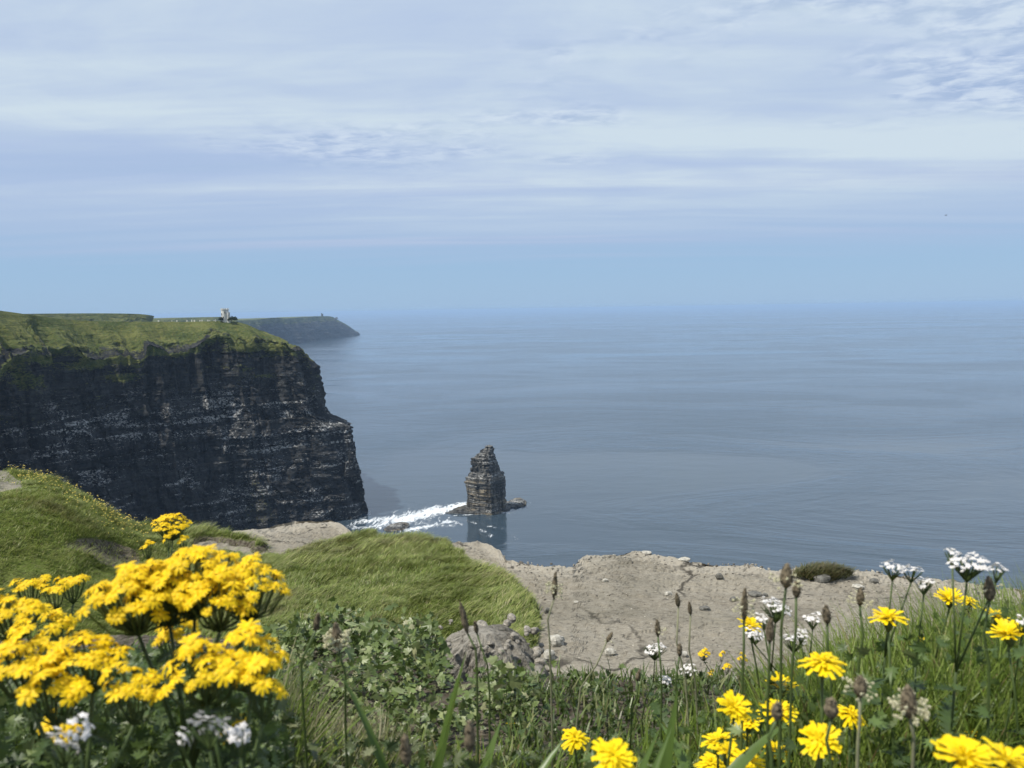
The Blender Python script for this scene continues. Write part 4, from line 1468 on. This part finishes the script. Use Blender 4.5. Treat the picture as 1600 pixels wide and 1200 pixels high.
# ------------------------------------------------------------------ flowers
PETAL = mat_leaf('ragwort_petal', (.86, .60, .012), .34, .55, .22, 90, .2)
DISC = mat_plain('ragwort_disc', (.78, .50, .012), .8, .25, 400)
HPET = mat_leaf('hawkbit_petal', (.90, .68, .010), .34, .5, .08, 90, .2)
STEM = mat_leaf('stem_green', (.065, .095, .028), .05, .5, .3, 30)
RLEAF = mat_leaf('ragwort_leaf', (.045, .075, .020), .3, .5, .3, 50)
BUD = mat_leaf('bud_green', (.10, .12, .035), .1, .6, .3, 60)
WHITE = mat_leaf('yarrow_floret', (.72, .69, .66), .25, .6, .12, 200, .2)
BROWN = mat_plain('seed_head_brown', (.13, .105, .068), .9, .5, 300)
CREAM = mat_leaf('anther_cream', (.55, .52, .34), .2, .7, .2, 200)
PALE = mat_leaf('dry_stem', (.20, .20, .12), .05, .6, .3, 30)


def ray_strip(q_, a, r0, r1, wid, z0, z1, sag, teeth=False):
    ca, sa = math.cos(a), math.sin(a)
    pts = []
    for tt, wf in ((0, .45), (.45, 1.0), (.85, .95), (1.0, .35 if not teeth else .9)):
        r = r0 + (r1 - r0) * tt
        z = z0 + (z1 - z0) * tt + sag * math.sin(math.pi * tt)
        for s_ in (-1, 1):
            pts.append((r * ca - s_ * wf * wid / 2 * sa, r * sa + s_ * wf * wid / 2 * ca, z))
    q_.add(pts, [(0, 1, 3, 2), (2, 3, 5, 4), (4, 5, 7, 6)])


def dome(q_, r, h, n=12, rings=3, z0=0.0):
    vv, ff = [], []
    for i in range(rings):
        a = i / rings * math.pi / 2
        for k in range(n):
            b_ = 2 * math.pi * k / n
            vv.append((r * math.cos(a) * math.cos(b_), r * math.cos(a) * math.sin(b_), z0 + h * math.sin(a)))
    vv.append((0, 0, z0 + h))
    for i in range(rings - 1):
        for k in range(n):
            ff.append((i * n + k, i * n + (k + 1) % n, (i + 1) * n + (k + 1) % n, (i + 1) * n + k))
    for k in range(n):
        ff.append(((rings - 1) * n + k, (rings - 1) * n + (k + 1) % n, rings * n))
    q_.add(vv, ff)


RAG = []
for var in range(4):
    q_ = MB()
    n = 13
    for k in range(n):
        ray_strip(q_, 2 * math.pi * (k + random.uniform(-.2, .2)) / n, .0026, .0112 * random.uniform(.88, 1.08), .0032, .0012, random.uniform(-.0035, .0025), .001)
    RAG.append(q_.mesh('rays'))
q_ = MB(); dome(q_, .0036, .0028, 12, 3, .0004); RDISC = q_.mesh('disc', True)
q_ = MB(); dome(q_, .0028, -.006, 8, 2, .001); RCUP = q_.mesh('cup', True)


def lobed_leaf(length, wid, lobes=5, curl=.5):
    q_ = MB()
    n = lobes * 2 + 2
    L, Rr, M_ = [], [], []
    for i in range(n + 1):
        tt = i / n
        x_ = length * tt
        z_ = -curl * length * tt * tt * .6
        env = wid * math.sin(math.pi * min(1, .12 + tt * .88)) ** .7
        hw = env * (1.0 if i % 2 else .28)
        fwd_ = length * .07 if i % 2 else 0
        L.append((x_ + fwd_, hw, z_ + hw * .25))
        Rr.append((x_ + fwd_, -hw, z_ + hw * .25))
        M_.append((x_, 0, z_))
    vv = L + M_ + Rr
    k = n + 1
    ff = []
    for i in range(n):
        ff.append((i, i + 1, k + i + 1, k + i))
        ff.append((k + i, k + i + 1, 2 * k + i + 1, 2 * k + i))
    q_.add(vv, ff)
    return q_.mesh('leaf')


RLEAVES = [lobed_leaf(.055, .014, 5, .5), lobed_leaf(.075, .017, 6, .7), lobed_leaf(.042, .012, 4, .3)]


def ragwort(label, base_px, depth, clusters, nleaf=10, scale=1.0, seed=1, group='ragwort plants'):
    rnd = random.Random(seed)
    b3 = at_y(base_px, 1150, depth)
    gz = ground_at(b3[0], depth)
    base = np.array([b3[0], depth, gz - .01])
    root = empty('ragwort', tuple(base), label, 'ragwort', group)
    stem = MB()
    cen = [at_y(u, v, y) - base for (u, v, y, wpx, dr, hr) in clusters]
    tops = np.mean(cen, axis=0)
    fork = tops * .62
    stem.tube([(0, 0, 0), tuple(fork * .5 + np.array([.006, 0, 0])), tuple(fork)], [.0042 * scale, .0036 * scale, .003 * scale], 6)
    pts_all = []
    for (u, v, y, wpx, dr, hr), c in zip(clusters, cen):
        a = wpx / FPX * y / 2
        b_ = a * dr
        hub = c * .0 + (c - np.array([0, 0, max(.03, a * .9)]))
        stem.tube([tuple(fork), tuple((fork + hub) / 2 + np.array([0, 0, .004])), tuple(hub)], [.003 * scale, .0024 * scale, .002 * scale], 5)
        sp = .0100 * scale
        placed = []
        tries = 0
        while tries < 2600:
            tries += 1
            r_ = math.sqrt(rnd.random())
            an = rnd.uniform(0, 2 * math.pi)
            px, py = r_ * math.cos(an) * a, r_ * math.sin(an) * b_
            if any((px - q0) ** 2 + (py - q1) ** 2 < sp * sp for q0, q1, _ in placed):
                continue
            dz = a * hr * (1 - r_ ** 2) - .25 * a * hr + rnd.gauss(0, .0035 * scale) + .010 * scale * math.sin(px * 150 + seed) * math.cos(py * 130)
            placed.append((px, py, dz))
        for px, py, dz in placed:
            p = c + np.array([px, py, dz])
            mid = hub * .45 + p * .55 - np.array([0, 0, .008])
            stem.tube([tuple(hub), tuple(mid), tuple(p)], [.0013 * scale, .0011 * scale, .0009 * scale], 3, False)
            nrm = Vector((px / a * .75 + rnd.gauss(0, .25), py / b_ * .55 - .12 + rnd.gauss(0, .25), 1)).normalized()
            qt = nrm.to_track_quat('Z', 'Y') @ Quaternion((0, 0, 1), rnd.uniform(0, 6.28))
            s_ = scale * rnd.choice((.6, .8, .9, 1.0, 1.05)) * rnd.uniform(.92, 1.05)
            fl = link('flower_head', RAG[rnd.randrange(4)], PETAL, root, tuple(p), qt, s_)
            link('disc', RDISC, DISC, fl)
            link('cup', RCUP, BUD, fl)
    stem.build('stem', STEM, root, True)
    for i in range(nleaf):
        tt = rnd.uniform(.15, .98)
        p = fork * tt if rnd.random() < .5 else fork + (cen[rnd.randrange(len(cen))] - fork) * rnd.uniform(0, .65)
        link('leaf', RLEAVES[rnd.randrange(3)], RLEAF, root, tuple(p), (rnd.uniform(-.4, .4), rnd.uniform(-.7, .2), rnd.uniform(0, 6.28)), scale * rnd.uniform(.5, .9))
    return root


# clusters: u, v, depth y, width px, depth ratio, dome ratio
ragwort('biggest ragwort with a wide yellow flower dome on the left', 268, .56,
        [(212, 925, .55, 160, .8, .6), (300, 896, .57, 170, .8, .5), (388, 910, .57, 122, .85, .55), (262, 918, .56, 120, .9, .5), (340, 925, .55, 110, .8, .5), (274, 984, .60, 62, .8, .6)], 34, .66, 1)
ragwort('ragwort with a yellow cluster low on the right of the big dome', 330, .50,
        [(320, 1035, .49, 130, .8, .5), (390, 1018, .51, 105, .85, .5), (408, 1062, .485, 70, .8, .6)], 26, .74, 2)
ragwort('ragwort at the lower left with broad ragged yellow clusters', 110, .50,
        [(40, 1030, .51, 140, .6, .45), (140, 1018, .51, 120, .6, .45), (205, 1066, .49, 84, .7, .5), (80, 1066, .485, 100, .6, .5)], 30, .68, 3)
ragwort('ragwort cut by the left photo edge above the lower clusters', 40, .60,
        [(18, 950, .62, 96, .7, .4), (92, 962, .68, 40, .8, .4), (55, 988, .60, 70, .7, .4)], 20, .68, 4)
ragwort('ragwort half hidden behind the big dome at far left', 80, .92,
        [(45, 912, .92, 54, .6, .4), (112, 908, .94, 50, .6, .4), (84, 916, .9, 40, .6, .4)], 10, .66, 5)
ragwort('slender ragwort standing alone above the big dome', 262, 1.5,
        [(268, 818, 1.5, 62, .8, .55), (231, 852, 1.48, 22, .8, .6), (262, 838, 1.47, 14, .8, .6), (286, 841, 1.48, 14, .8, .6)], 26, .58, 6)
ragwort('short ragwort tuft on the slope left of the hawkbits', 1112, 2.6,
        [(1100, 1020, 2.6, 20, .8, .6), (1136, 1041, 2.6, 14, .8, .5), (1112, 1052, 2.6, 10, .8, .5), (1128, 1022, 2.62, 8, .8, .5)], 18, .6, 7)
ragwort('second small ragwort tuft on the slope beside the grass', 1158, 2.5,
        [(1160, 1028, 2.5, 15, .8, .6), (1115, 1090, 2.3, 24, .8, .6)], 14, .6, 8)
ragwort('small ragwort sprig low in the centre slope', 1010, 2.2,
        [(1008, 1104, 2.2, 14, .8, .6), (1058, 1120, 2.1, 12, .8, .6)], 10, .6, 9)
ragwort('small amber ragwort sprig under the lower left clusters', 90, .56, [(96, 1128, .55, 60, .7, .4)], 6, .9, 10)
ragwort('tiny ragwort sprig beside the white yarrow at bottom left', 360, .56, [(365, 1128, .56, 28, .7, .4)], 6, .9, 12)

# hawkbits
HAWK = []
for var in range(6):
    q_ = MB()
    cup = (0, .004, -.002, .008, .001, .003)[var]
    drop = (0, .12, .05, .1, .3, .18)[var]
    for (nn, r1, z0, z1, wd_) in ((21, .0175, .0005, -.001 + cup, .0036), (17, .0140, .0018, .003 + cup, .0034), (12, .0095, .003, .006, .003), (8, .005, .004, .0075, .0024)):
        for k in range(nn):
            if random.random() < drop:
                continue
            ray_strip(q_, 2 * math.pi * (k + random.uniform(-.35, .35)) / nn, .001, r1 * random.uniform(.78, 1.1), wd_ * random.uniform(.8, 1.1), z0, z1 + random.uniform(-.003, .003), random.uniform(0, .002), True)
    HAWK.append(q_.mesh('florets'))
q_ = MB(); q_.tube([(0, 0, .001), (0, 0, -.004), (0, 0, -.009), (0, 0, -.012)], [.0052, .0050, .0032, .0014], 10); HCUP = q_.mesh('bract', True)


def stalk_pts(base, head, rnd, n=5, bow=.02):
    off = np.array([rnd.uniform(-bow, bow), rnd.uniform(-bow, bow), 0])
    return [tuple(base + (head - base) * (i / n) + off * math.sin(math.pi * i / n)) for i in range(n + 1)]


def hawkbit(i, u, v, wpx, asp, label, roll=0.0, dia=.038):
    rnd = random.Random(900 + i)
    y = .035 * FPX / wpx
    h = at_y(u, v, y)
    bx, by = h[0] + rnd.uniform(-.03, .03), y + rnd.uniform(0, .05)
    base = np.array([bx, by, ground_at(bx, by) - .01])
    root = empty('hawkbit', tuple(base), label, 'hawkbit', 'yellow hawkbits on the right')
    hd = h - base
    q_ = MB(); q_.tube(stalk_pts(np.zeros(3), hd - np.array([0, 0, .011]), rnd), [.0013] * 6, 6); q_.build('stem', STEM, root, True)
    dep = math.atan2(EYE - h[2], y)
    tilt = math.asin(min(.98, asp)) - dep
    nrm = Vector((math.sin(roll), -math.sin(tilt), math.cos(tilt))).normalized()
    qt = nrm.to_track_quat('Z', 'Y') @ Quaternion((0, 0, 1), rnd.uniform(0, 6.28))
    f = link('flower_head', HAWK[rnd.randrange(6)], HPET, root, tuple(hd), qt, dia / .035)
    link('bract', HCUP, BUD, f)
    return root


HK = [(1172, 978, 40, .55, 'hawkbit nearest the pale ledge, left of the tall grass', .2), (1285, 1037, 68, .45, 'broad flat hawkbit in the middle of the right hand flowers', -.12),
      (1388, 968, 54, .40, 'hawkbit raised alone above the long grass', -.05), (1222, 1075, 46, .40, 'half side view hawkbit above the crowded pair', .1),
      (1146, 1108, 60, .75, 'wide open hawkbit at the left of the crowded group', .1), (1217, 1116, 56, .62, 'hawkbit with a dark seed head in front of it', 0),
      (1328, 1118, 54, .60, 'hawkbit tilted right below the broad flat one', .3), (1281, 1159, 70, .82, 'large round hawkbit facing the viewer near the bottom', -.1),
      (1211, 1176, 48, .6, 'small hawkbit low beside the large round one', .1), (898, 1154, 46, .75, 'round hawkbit leftmost on the bottom row', .1),
      (958, 1186, 80, .78, 'big hawkbit cut by the bottom edge near the centre', 0), (1150, 1146, 44, .7, 'hawkbit squeezed under the wide open one', .3),
      (1138, 1178, 56, .6, 'ragged hawkbit at the bottom of the crowded group', .2), (1112, 1194, 50, .7, 'hawkbit cut by the bottom edge left of the crowded group', 0),
      (1530, 1154, 48, .5, 'loose few-rayed hawkbit at lower right', .4), (1484, 938, 40, .55, 'left one of the paired hawkbits at upper right', -.1),
      (1514, 942, 34, .5, 'right one of the paired hawkbits at upper right', .2), (1558, 966, 42, .6, 'hawkbit tilted behind the right edge grass', .4),
      (1576, 994, 52, .45, 'drooping hawkbit close to the right photo edge', -.3), (1508, 1190, 98, .6, 'left one of the biggest hawkbits in the bottom right corner', 0),
      (1572, 1192, 96, .6, 'right one of the biggest hawkbits in the bottom right corner', .1), (1312, 1198, 42, .5, 'hawkbit just peeping above the bottom edge', 0),
      (971, 1102, 22, .45, 'small far hawkbit in the weeds right of the lump', 0), (803, 1138, 30, .4, 'hawkbit in front of the earth lump', .2),
      (729, 1119, 25, .4, 'small hawkbit beside a dark seed head below the lump', 0), (1175, 1073, 17, .8, 'half closed hawkbit left of the side view one', .5),
      (1592, 1021, 30, .6, 'hawkbit half cut by the right photo edge', .2), (1010, 1125, 16, .6, 'tiny hawkbit low among the centre weeds', 0),
      (1168, 1130, 50, .6, 'hawkbit wedged between the crowded pair', -.2), (1122, 1160, 54, .55, 'hawkbit left of the ragged one at the bottom', -.3),
      (1168, 1192, 58, .7, 'hawkbit at the foot of the crowded group on the bottom edge', .1), (1470, 1104, 26, .45, 'withering hawkbit deep in the long grass', .2),
      (1440, 1010, 30, .4, 'small side view hawkbit inside the long grass', -.2), (1092, 1132, 20, .5, 'small hawkbit left of the wide open one', .1)]
for i, (u, v, wpx, asp, lab, rl) in enumerate(HK):
    hawkbit(i, u, v, wpx, asp, lab, rl)


# yarrow
def yarrow_head(seed, w_):
    rnd = random.Random(seed)
    q_ = MB()
    rad = w_ / 2
    placed = []
    for tr_ in range(1500):
        r_ = math.sqrt(rnd.random()) * rad
        an = rnd.uniform(0, 6.28)
        px, py = r_ * math.cos(an), r_ * math.sin(an) * .9
        if any((px - a_) ** 2 + (py - b_) ** 2 < .0036 ** 2 for a_, b_ in placed):
            continue
        placed.append((px, py))
    for px, py in placed:
        z_ = .22 * rad * (1 - (px * px + py * py) / rad ** 2) + rnd.gauss(0, .0013) + .003 * math.sin(px * 330 + seed) * math.cos(py * 300)
        n = 5
        rr_ = .0028 * rnd.uniform(.85, 1.15)
        a0 = rnd.uniform(0, 6)
        tx, ty = rnd.gauss(0, .3) + px / rad * .4, rnd.gauss(0, .3) + py / rad * .4
        vv = [(px, py, z_ + .0006)]
        for k in range(10):
            r2 = rr_ if k % 2 == 0 else rr_ * .62
            dx, dy = r2 * math.cos(a0 + k * .628), r2 * math.sin(a0 + k * .628)
            vv.append((px + dx, py + dy, z_ - tx * dx - ty * dy))
        q_.add(vv, [(0, 1 + k, 1 + (k + 1) % 10) for k in range(10)])
    return q_.mesh('florets'), placed


def yarrow(i, heads, label, base_du=0):
    rnd = random.Random(500 + i)
    u, v, wpx, y = heads[0][:4]
    h0 = at_y(u, v, y)
    bx, by = h0[0] + base_du, y + .04
    base = np.array([bx, by, ground_at(bx, by) - .01])
    root = empty('yarrow', tuple(base), label, 'yarrow', 'white yarrow')
    st = MB()
    fork = (h0 - base) * .72
    st.tube(stalk_pts(np.zeros(3), fork, rnd, 4, .02), [.0013] * 5, 6)
    for j, (u, v, wpx, y, tilt) in enumerate(heads):
        c = at_y(u, v, y) - base
        w_ = wpx / FPX * y
        me, placed = yarrow_head(50 * i + j, w_)
        hub = c - np.array([0, 0, max(.015, w_ * .55)])
        st.tube([tuple(fork), tuple(hub)], [.0011, .0009], 5)
        for px, py in placed[::2]:
            st.tube([tuple(hub), tuple(c + np.array([px, py, -.001]))], [.0009, .0006], 3, False)
        link('flower_cluster', me, WHITE, root, tuple(c), (tilt, rnd.uniform(-.1, .1), rnd.uniform(0, 6)))
    st.build('stem', STEM, root, True)
    for k in range(7):
        link('leaf', RLEAVES[rnd.randrange(3)], RLEAF, root, tuple(fork * rnd.uniform(.1, .95)), (rnd.uniform(-.3, .3), rnd.uniform(-.8, .1), rnd.uniform(0, 6.28)), rnd.uniform(.5, .9))


yarrow(0, [(1395, 886, 36, .80, .2), (1424, 890, 34, .82, .2)], 'white yarrow with twin heads against the sea')
yarrow(1, [(1512, 878, 60, .70, .25), (1489, 863, 24, .72, .2), (1557, 887, 28, .71, .2)], 'tallest white yarrow against the sea at far right')
yarrow(2, [(1444, 909, 30, .82, .3)], 'single white yarrow head between the two tall ones')
yarrow(3, [(1212, 947, 52, .9, .3), (1194, 966, 26, .9, .3)], 'white yarrow in front of the ledge left of the long grass')
yarrow(4, [(1270, 966, 28, .95, .3), (1252, 990, 22, .95, .3)], 'small white yarrow heads beside the ledge yarrow')
yarrow(5, [(1023, 1013, 38, 1.2, .3), (1075, 1046, 28, 1.2, .3), (1040, 1062, 20, 1.2, .3)], 'white yarrow standing in front of the middle of the ledge')
yarrow(6, [(98, 1162, 62, .43, .9), (124, 1138, 42, .43, .9)], 'white yarrow at the bottom left corner')
yarrow(7, [(326, 1134, 62, .43, .9), (290, 1148, 34, .43, .8)], 'white yarrow below the right ragwort cluster')
yarrow(8, [(374, 1146, 32, .43, .9)], 'small white yarrow head right of the bottom left ones')
yarrow(9, [(1598, 972, 26, .8, .5)], 'white yarrow half cut by the right photo edge')
yarrow(10, [(1240, 1000, 40, 1.0, .3), (1180, 990, 34, 1.0, .3)], 'white yarrow low behind the first hawkbit')


# plantain seed heads
def plantain(i, u0, v0, u1, v1, y, label, hl=.03, hr=.0038, cream=0, bu=0, pale=False):
    """head from (u0,v0) tip to base of head along the stem; stem to (u1,v1)"""
    rnd = random.Random(700 + i)
    tip = at_y(u0, v0, y)
    low = at_y(u1, v1, y + bu)
    gx, gy = low[0] + (low[0] - tip[0]) * .2, y + bu
    gz = ground_at(gx, gy)
    base = np.array([gx, gy, gz - .01])
    root = empty('plantain', tuple(base), label, 'plantain', 'plantain seed heads')
    d = (tip - low) / np.linalg.norm(tip - low)
    neck = tip - d * hl
    q_ = MB()
    bow = np.array([rnd.uniform(-.01, .01), 0, 0])
    pts = [np.zeros(3), (low - base) * .6 + (neck - base) * 0, low - base + bow * .4, (low + neck) / 2 - base + bow, neck - base]
    pts[1] = (low - base) * .55
    q_.tube([tuple(p) for p in pts], [.0015, .0014, .0013, .0012, .0012], 6)
    q_.build('stem', PALE if pale else STEM, root, True)
    q_ = MB()
    prof_ = [.35, .8, 1, 1, .92, .75, .5, .15]
    q_.tube([tuple(neck - base + d * hl * k / 7) for k in range(8)], [hr * f * rnd.uniform(.9, 1.1) for f in prof_], 9)
    hdo = q_.build('seed_head', BROWN, root)
    # scales
    g_ = np.random.default_rng(i)
    q2 = MB()
    dv = Vector(d)
    ax = dv.orthogonal().normalized()
    ay = dv.cross(ax)
    for k in range(70):
        t_ = g_.uniform(.05, .95)
        a = g_.uniform(0, 6.28)
        rad = hr * np.interp(t_, np.linspace(0, 1, 8), prof_)
        c = Vector(neck - base) + dv * hl * t_ + (ax * math.cos(a) + ay * math.sin(a)) * rad * .9
        o1 = (ax * math.cos(a) + ay * math.sin(a)) * .0016 + dv * .001
        sd_ = (ax * -math.sin(a) + ay * math.cos(a)) * .0011
        q2.add([c - sd_, c + sd_, c + o1], [(0, 1, 2)])
    q2.build('scales', BROWN, hdo)
    if cream:
        q3 = MB()
        for k in range(cream):
            t_ = g_.uniform(.1, .6)
            a = g_.uniform(0, 6.28)
            rr_ = (ax * math.cos(a) + ay * math.sin(a))
            ln_ = g_.uniform(.004, .0085)
            c = Vector(neck - base) + dv * hl * t_
            e = c + rr_ * (hr + ln_) + dv * g_.uniform(-.002, .002)
            q3.tube([c + rr_ * hr * .8, e], [.0002, .0002], 3, False)
            q3.box(tuple(e), (.0022, .0014, .0014), a)
        q3.build('anthers', CREAM, root)


PL = [(868, 893, 862, 1000, .95, 'tall plantain with cream anthers before the left of the ledge', .036, .0036, 50, 0, True),
      (719, 940, 742, 1040, .80, 'leaning dark plantain in front of the turf and lump', .036, .0034, 0, 0, False),
      (524, 972, 536, 1100, .72, 'plump cream fringed plantain right of the ragwort', .026, .0048, 120, 0, False),
      (498, 957, 478, 1080, .70, 'short dark plantain head right of the big ragwort dome', .018, .003, 0, 0, False),
      (742, 970, 762, 1090, 1.0, 'small brown plantain behind the leaning dark one', .018, .003, 0, 0, False),
      (957, 988, 905, 1075, 1.15, 'small dark plantain bent right in front of the ledge', .018, .0034, 6, 0, True),
      (1027, 968, 1032, 1100, .95, 'greenish plantain in front of the ledge centre', .022, .0036, 8, 0, False),
      (1057, 926, 1075, 1060, 1.1, 'faint brown plantain head on the ledge centre, left of two', .022, .0036, 0, 0, True),
      (1077, 940, 1090, 1070, 1.1, 'faint brown plantain head on the ledge centre, right of two', .020, .003, 0, 0, True),
      (1164, 918, 1160, 1060, .75, 'plantain with cream anthers behind the first hawkbit', .034, .0036, 40, 0, False),
      (1230, 880, 1222, 1040, .66, 'tallest dark plantain with a blunt head against the sea', .022, .0056, 16, 0, False),
      (1246, 905, 1236, 1040, .72, 'dark plantain close behind the tallest one', .018, .004, 0, 0, False),
      (1062, 1005, 1060, 1100, 1.0, 'small green plantain beside the central yarrow', .018, .0036, 0, 0, False),
      (1290, 945, 1300, 1050, .75, 'dark plantain at the edge of the long grass', .020, .0042, 0, 0, False),
      (1345, 918, 1338, 1040, .8, 'brown plantain at the left rise of the long grass', .02, .004, 20, 0, False),
      (1204, 965, 1200, 1080, .7, 'dark plantain right of the first hawkbit', .024, .004, 0, 0, False),
      (733, 1125, 735, 1195, .58, 'thick dark plantain head near the bottom beside a small hawkbit', .026, .0042, 0, 0, False),
      (632, 1145, 636, 1199, .55, 'dark plantain head at the bottom left of centre', .026, .0042, 0, 0, False),
      (1215, 1098, 1210, 1180, .50, 'dark round seed head in front of a yellow hawkbit', .012, .0036, 0, 0, False),
      (1298, 1090, 1302, 1190, .55, 'dark nodding seed head between the lower hawkbits', .016, .005, 0, 0, False),
      (1000, 1045, 985, 1110, 1.0, 'dark slim plantain bent left at the ledge foot', .018, .0028, 0, 0, False),
      (1545, 900, 1550, 1040, .7, 'dark seed head under the tallest yarrow', .024, .005, 10, 0, False),
      (1418, 1070, 1425, 1180, .55, 'pale withered seed head low in the long grass', .026, .006, 60, 0, True),
      (1345, 1055, 1340, 1160, .58, 'withered brown seed head right of the broad flat hawkbit', .018, .005, 20, 0, True)]
for i, a_ in enumerate(PL):
    plantain(i, *a_)


# lance shaped leaves
def lance(length, wid, bend):
    q_ = MB()
    n = 9
    vv, ff = [], []
    for i in range(n + 1):
        tt = i / n
        hw = wid / 2 * (math.sin(math.pi * (tt ** .8)) ** .8 + .08 * (1 - tt))
        a = bend * tt
        x_, z_ = length * tt * math.sin(a * .7), length * tt * math.cos(a * .7)
        vv += [(x_ - .2 * hw, -hw, z_), (x_ + .12 * hw, 0, z_), (x_ - .2 * hw, hw, z_)]
    for i in range(n):
        for k in range(2):
            ff.append((i * 3 + k, i * 3 + k + 1, i * 3 + k + 4, i * 3 + k + 3))
    q_.add(vv, ff)
    return q_.mesh('leaf', True)


LANCE = [lance(.16, .026, .5), lance(.20, .030, 1.0), lance(.13, .022, 1.3), lance(.17, .034, .2)]
BLEAF = mat_leaf('broad_leaf', (.095, .150, .032), .35, .38, .2, 40, .45)
ROS = [(640, .66, 7, 'rosette of upright lance leaves left of the earth lump', .14, 1050), (705, .70, 6, 'spreading lance leaves below the earth lump', .7, 1150),
       (900, .56, 8, 'low broad lance leaves behind the leftmost bottom hawkbit', .8, 1150), (1010, .62, 7, 'broad lance leaves in the bottom centre', .7, 1145),
       (1110, .75, 6, 'lance leaves at the left of the crowded hawkbits', .4, 1130),
       (790, .55, 7, 'flat lance leaves at the bottom under the small hawkbit', .8, 1160), (560, .55, 7, 'low lance leaves at the bottom left of the upright rosette', .7, 1172)]
for i, (u, y, n, lab, sp, vtop) in enumerate(ROS):
    rnd = random.Random(40 + i)
    x_ = (u - 800) / FPX * y * 1.08
    base = (x_, y, ground_at(x_, y) - .005)
    root = empty('leaf_rosette', base, lab, 'plant', 'lance leaf rosettes')
    q_ = MB(); q_.tube([(0, 0, -.02), (0, 0, .02)], [.006, .005], 6); q_.build('crown', STEM, root)
    need = at_y(u, vtop, y)[2] - base[2]
    for k in range(n):
        ls = need / .165 * rnd.uniform(.8, 1.08)
        link('leaf', LANCE[rnd.choice((0, 3)) if sp < .3 else rnd.randrange(4)], BLEAF, root, (0, 0, .01), (rnd.uniform(-.2, .2) * sp, rnd.uniform(0, .9) * sp, rnd.uniform(0, 6.28)), (ls * .8, rnd.uniform(.5, .75), ls))

# ------------------------------------------------------------------ haze
hz = MB()
hz.box((0, (S - 8000) / 2, 110.0), (2 * S + 400, S + 8400, 222.0))
m = bpy.data.materials.new('haze')
m.use_nodes = True
t = NT(m.node_tree)
pv = t.n('ShaderNodeVolumePrincipled')
pv.inputs['Color'].default_value = (0.47, 0.67, 0.95, 1)
pv.inputs['Density'].default_value = 5.4e-5
pv.inputs['Anisotropy'].default_value = 0.0
o = t.n('ShaderNodeOutputMaterial')
t.l(pv.outputs[0], o.inputs['Volume'])
haze = hz.build('haze', m)
tag(haze, 'thin blue sea haze filling the air', 'haze', kind='stuff')
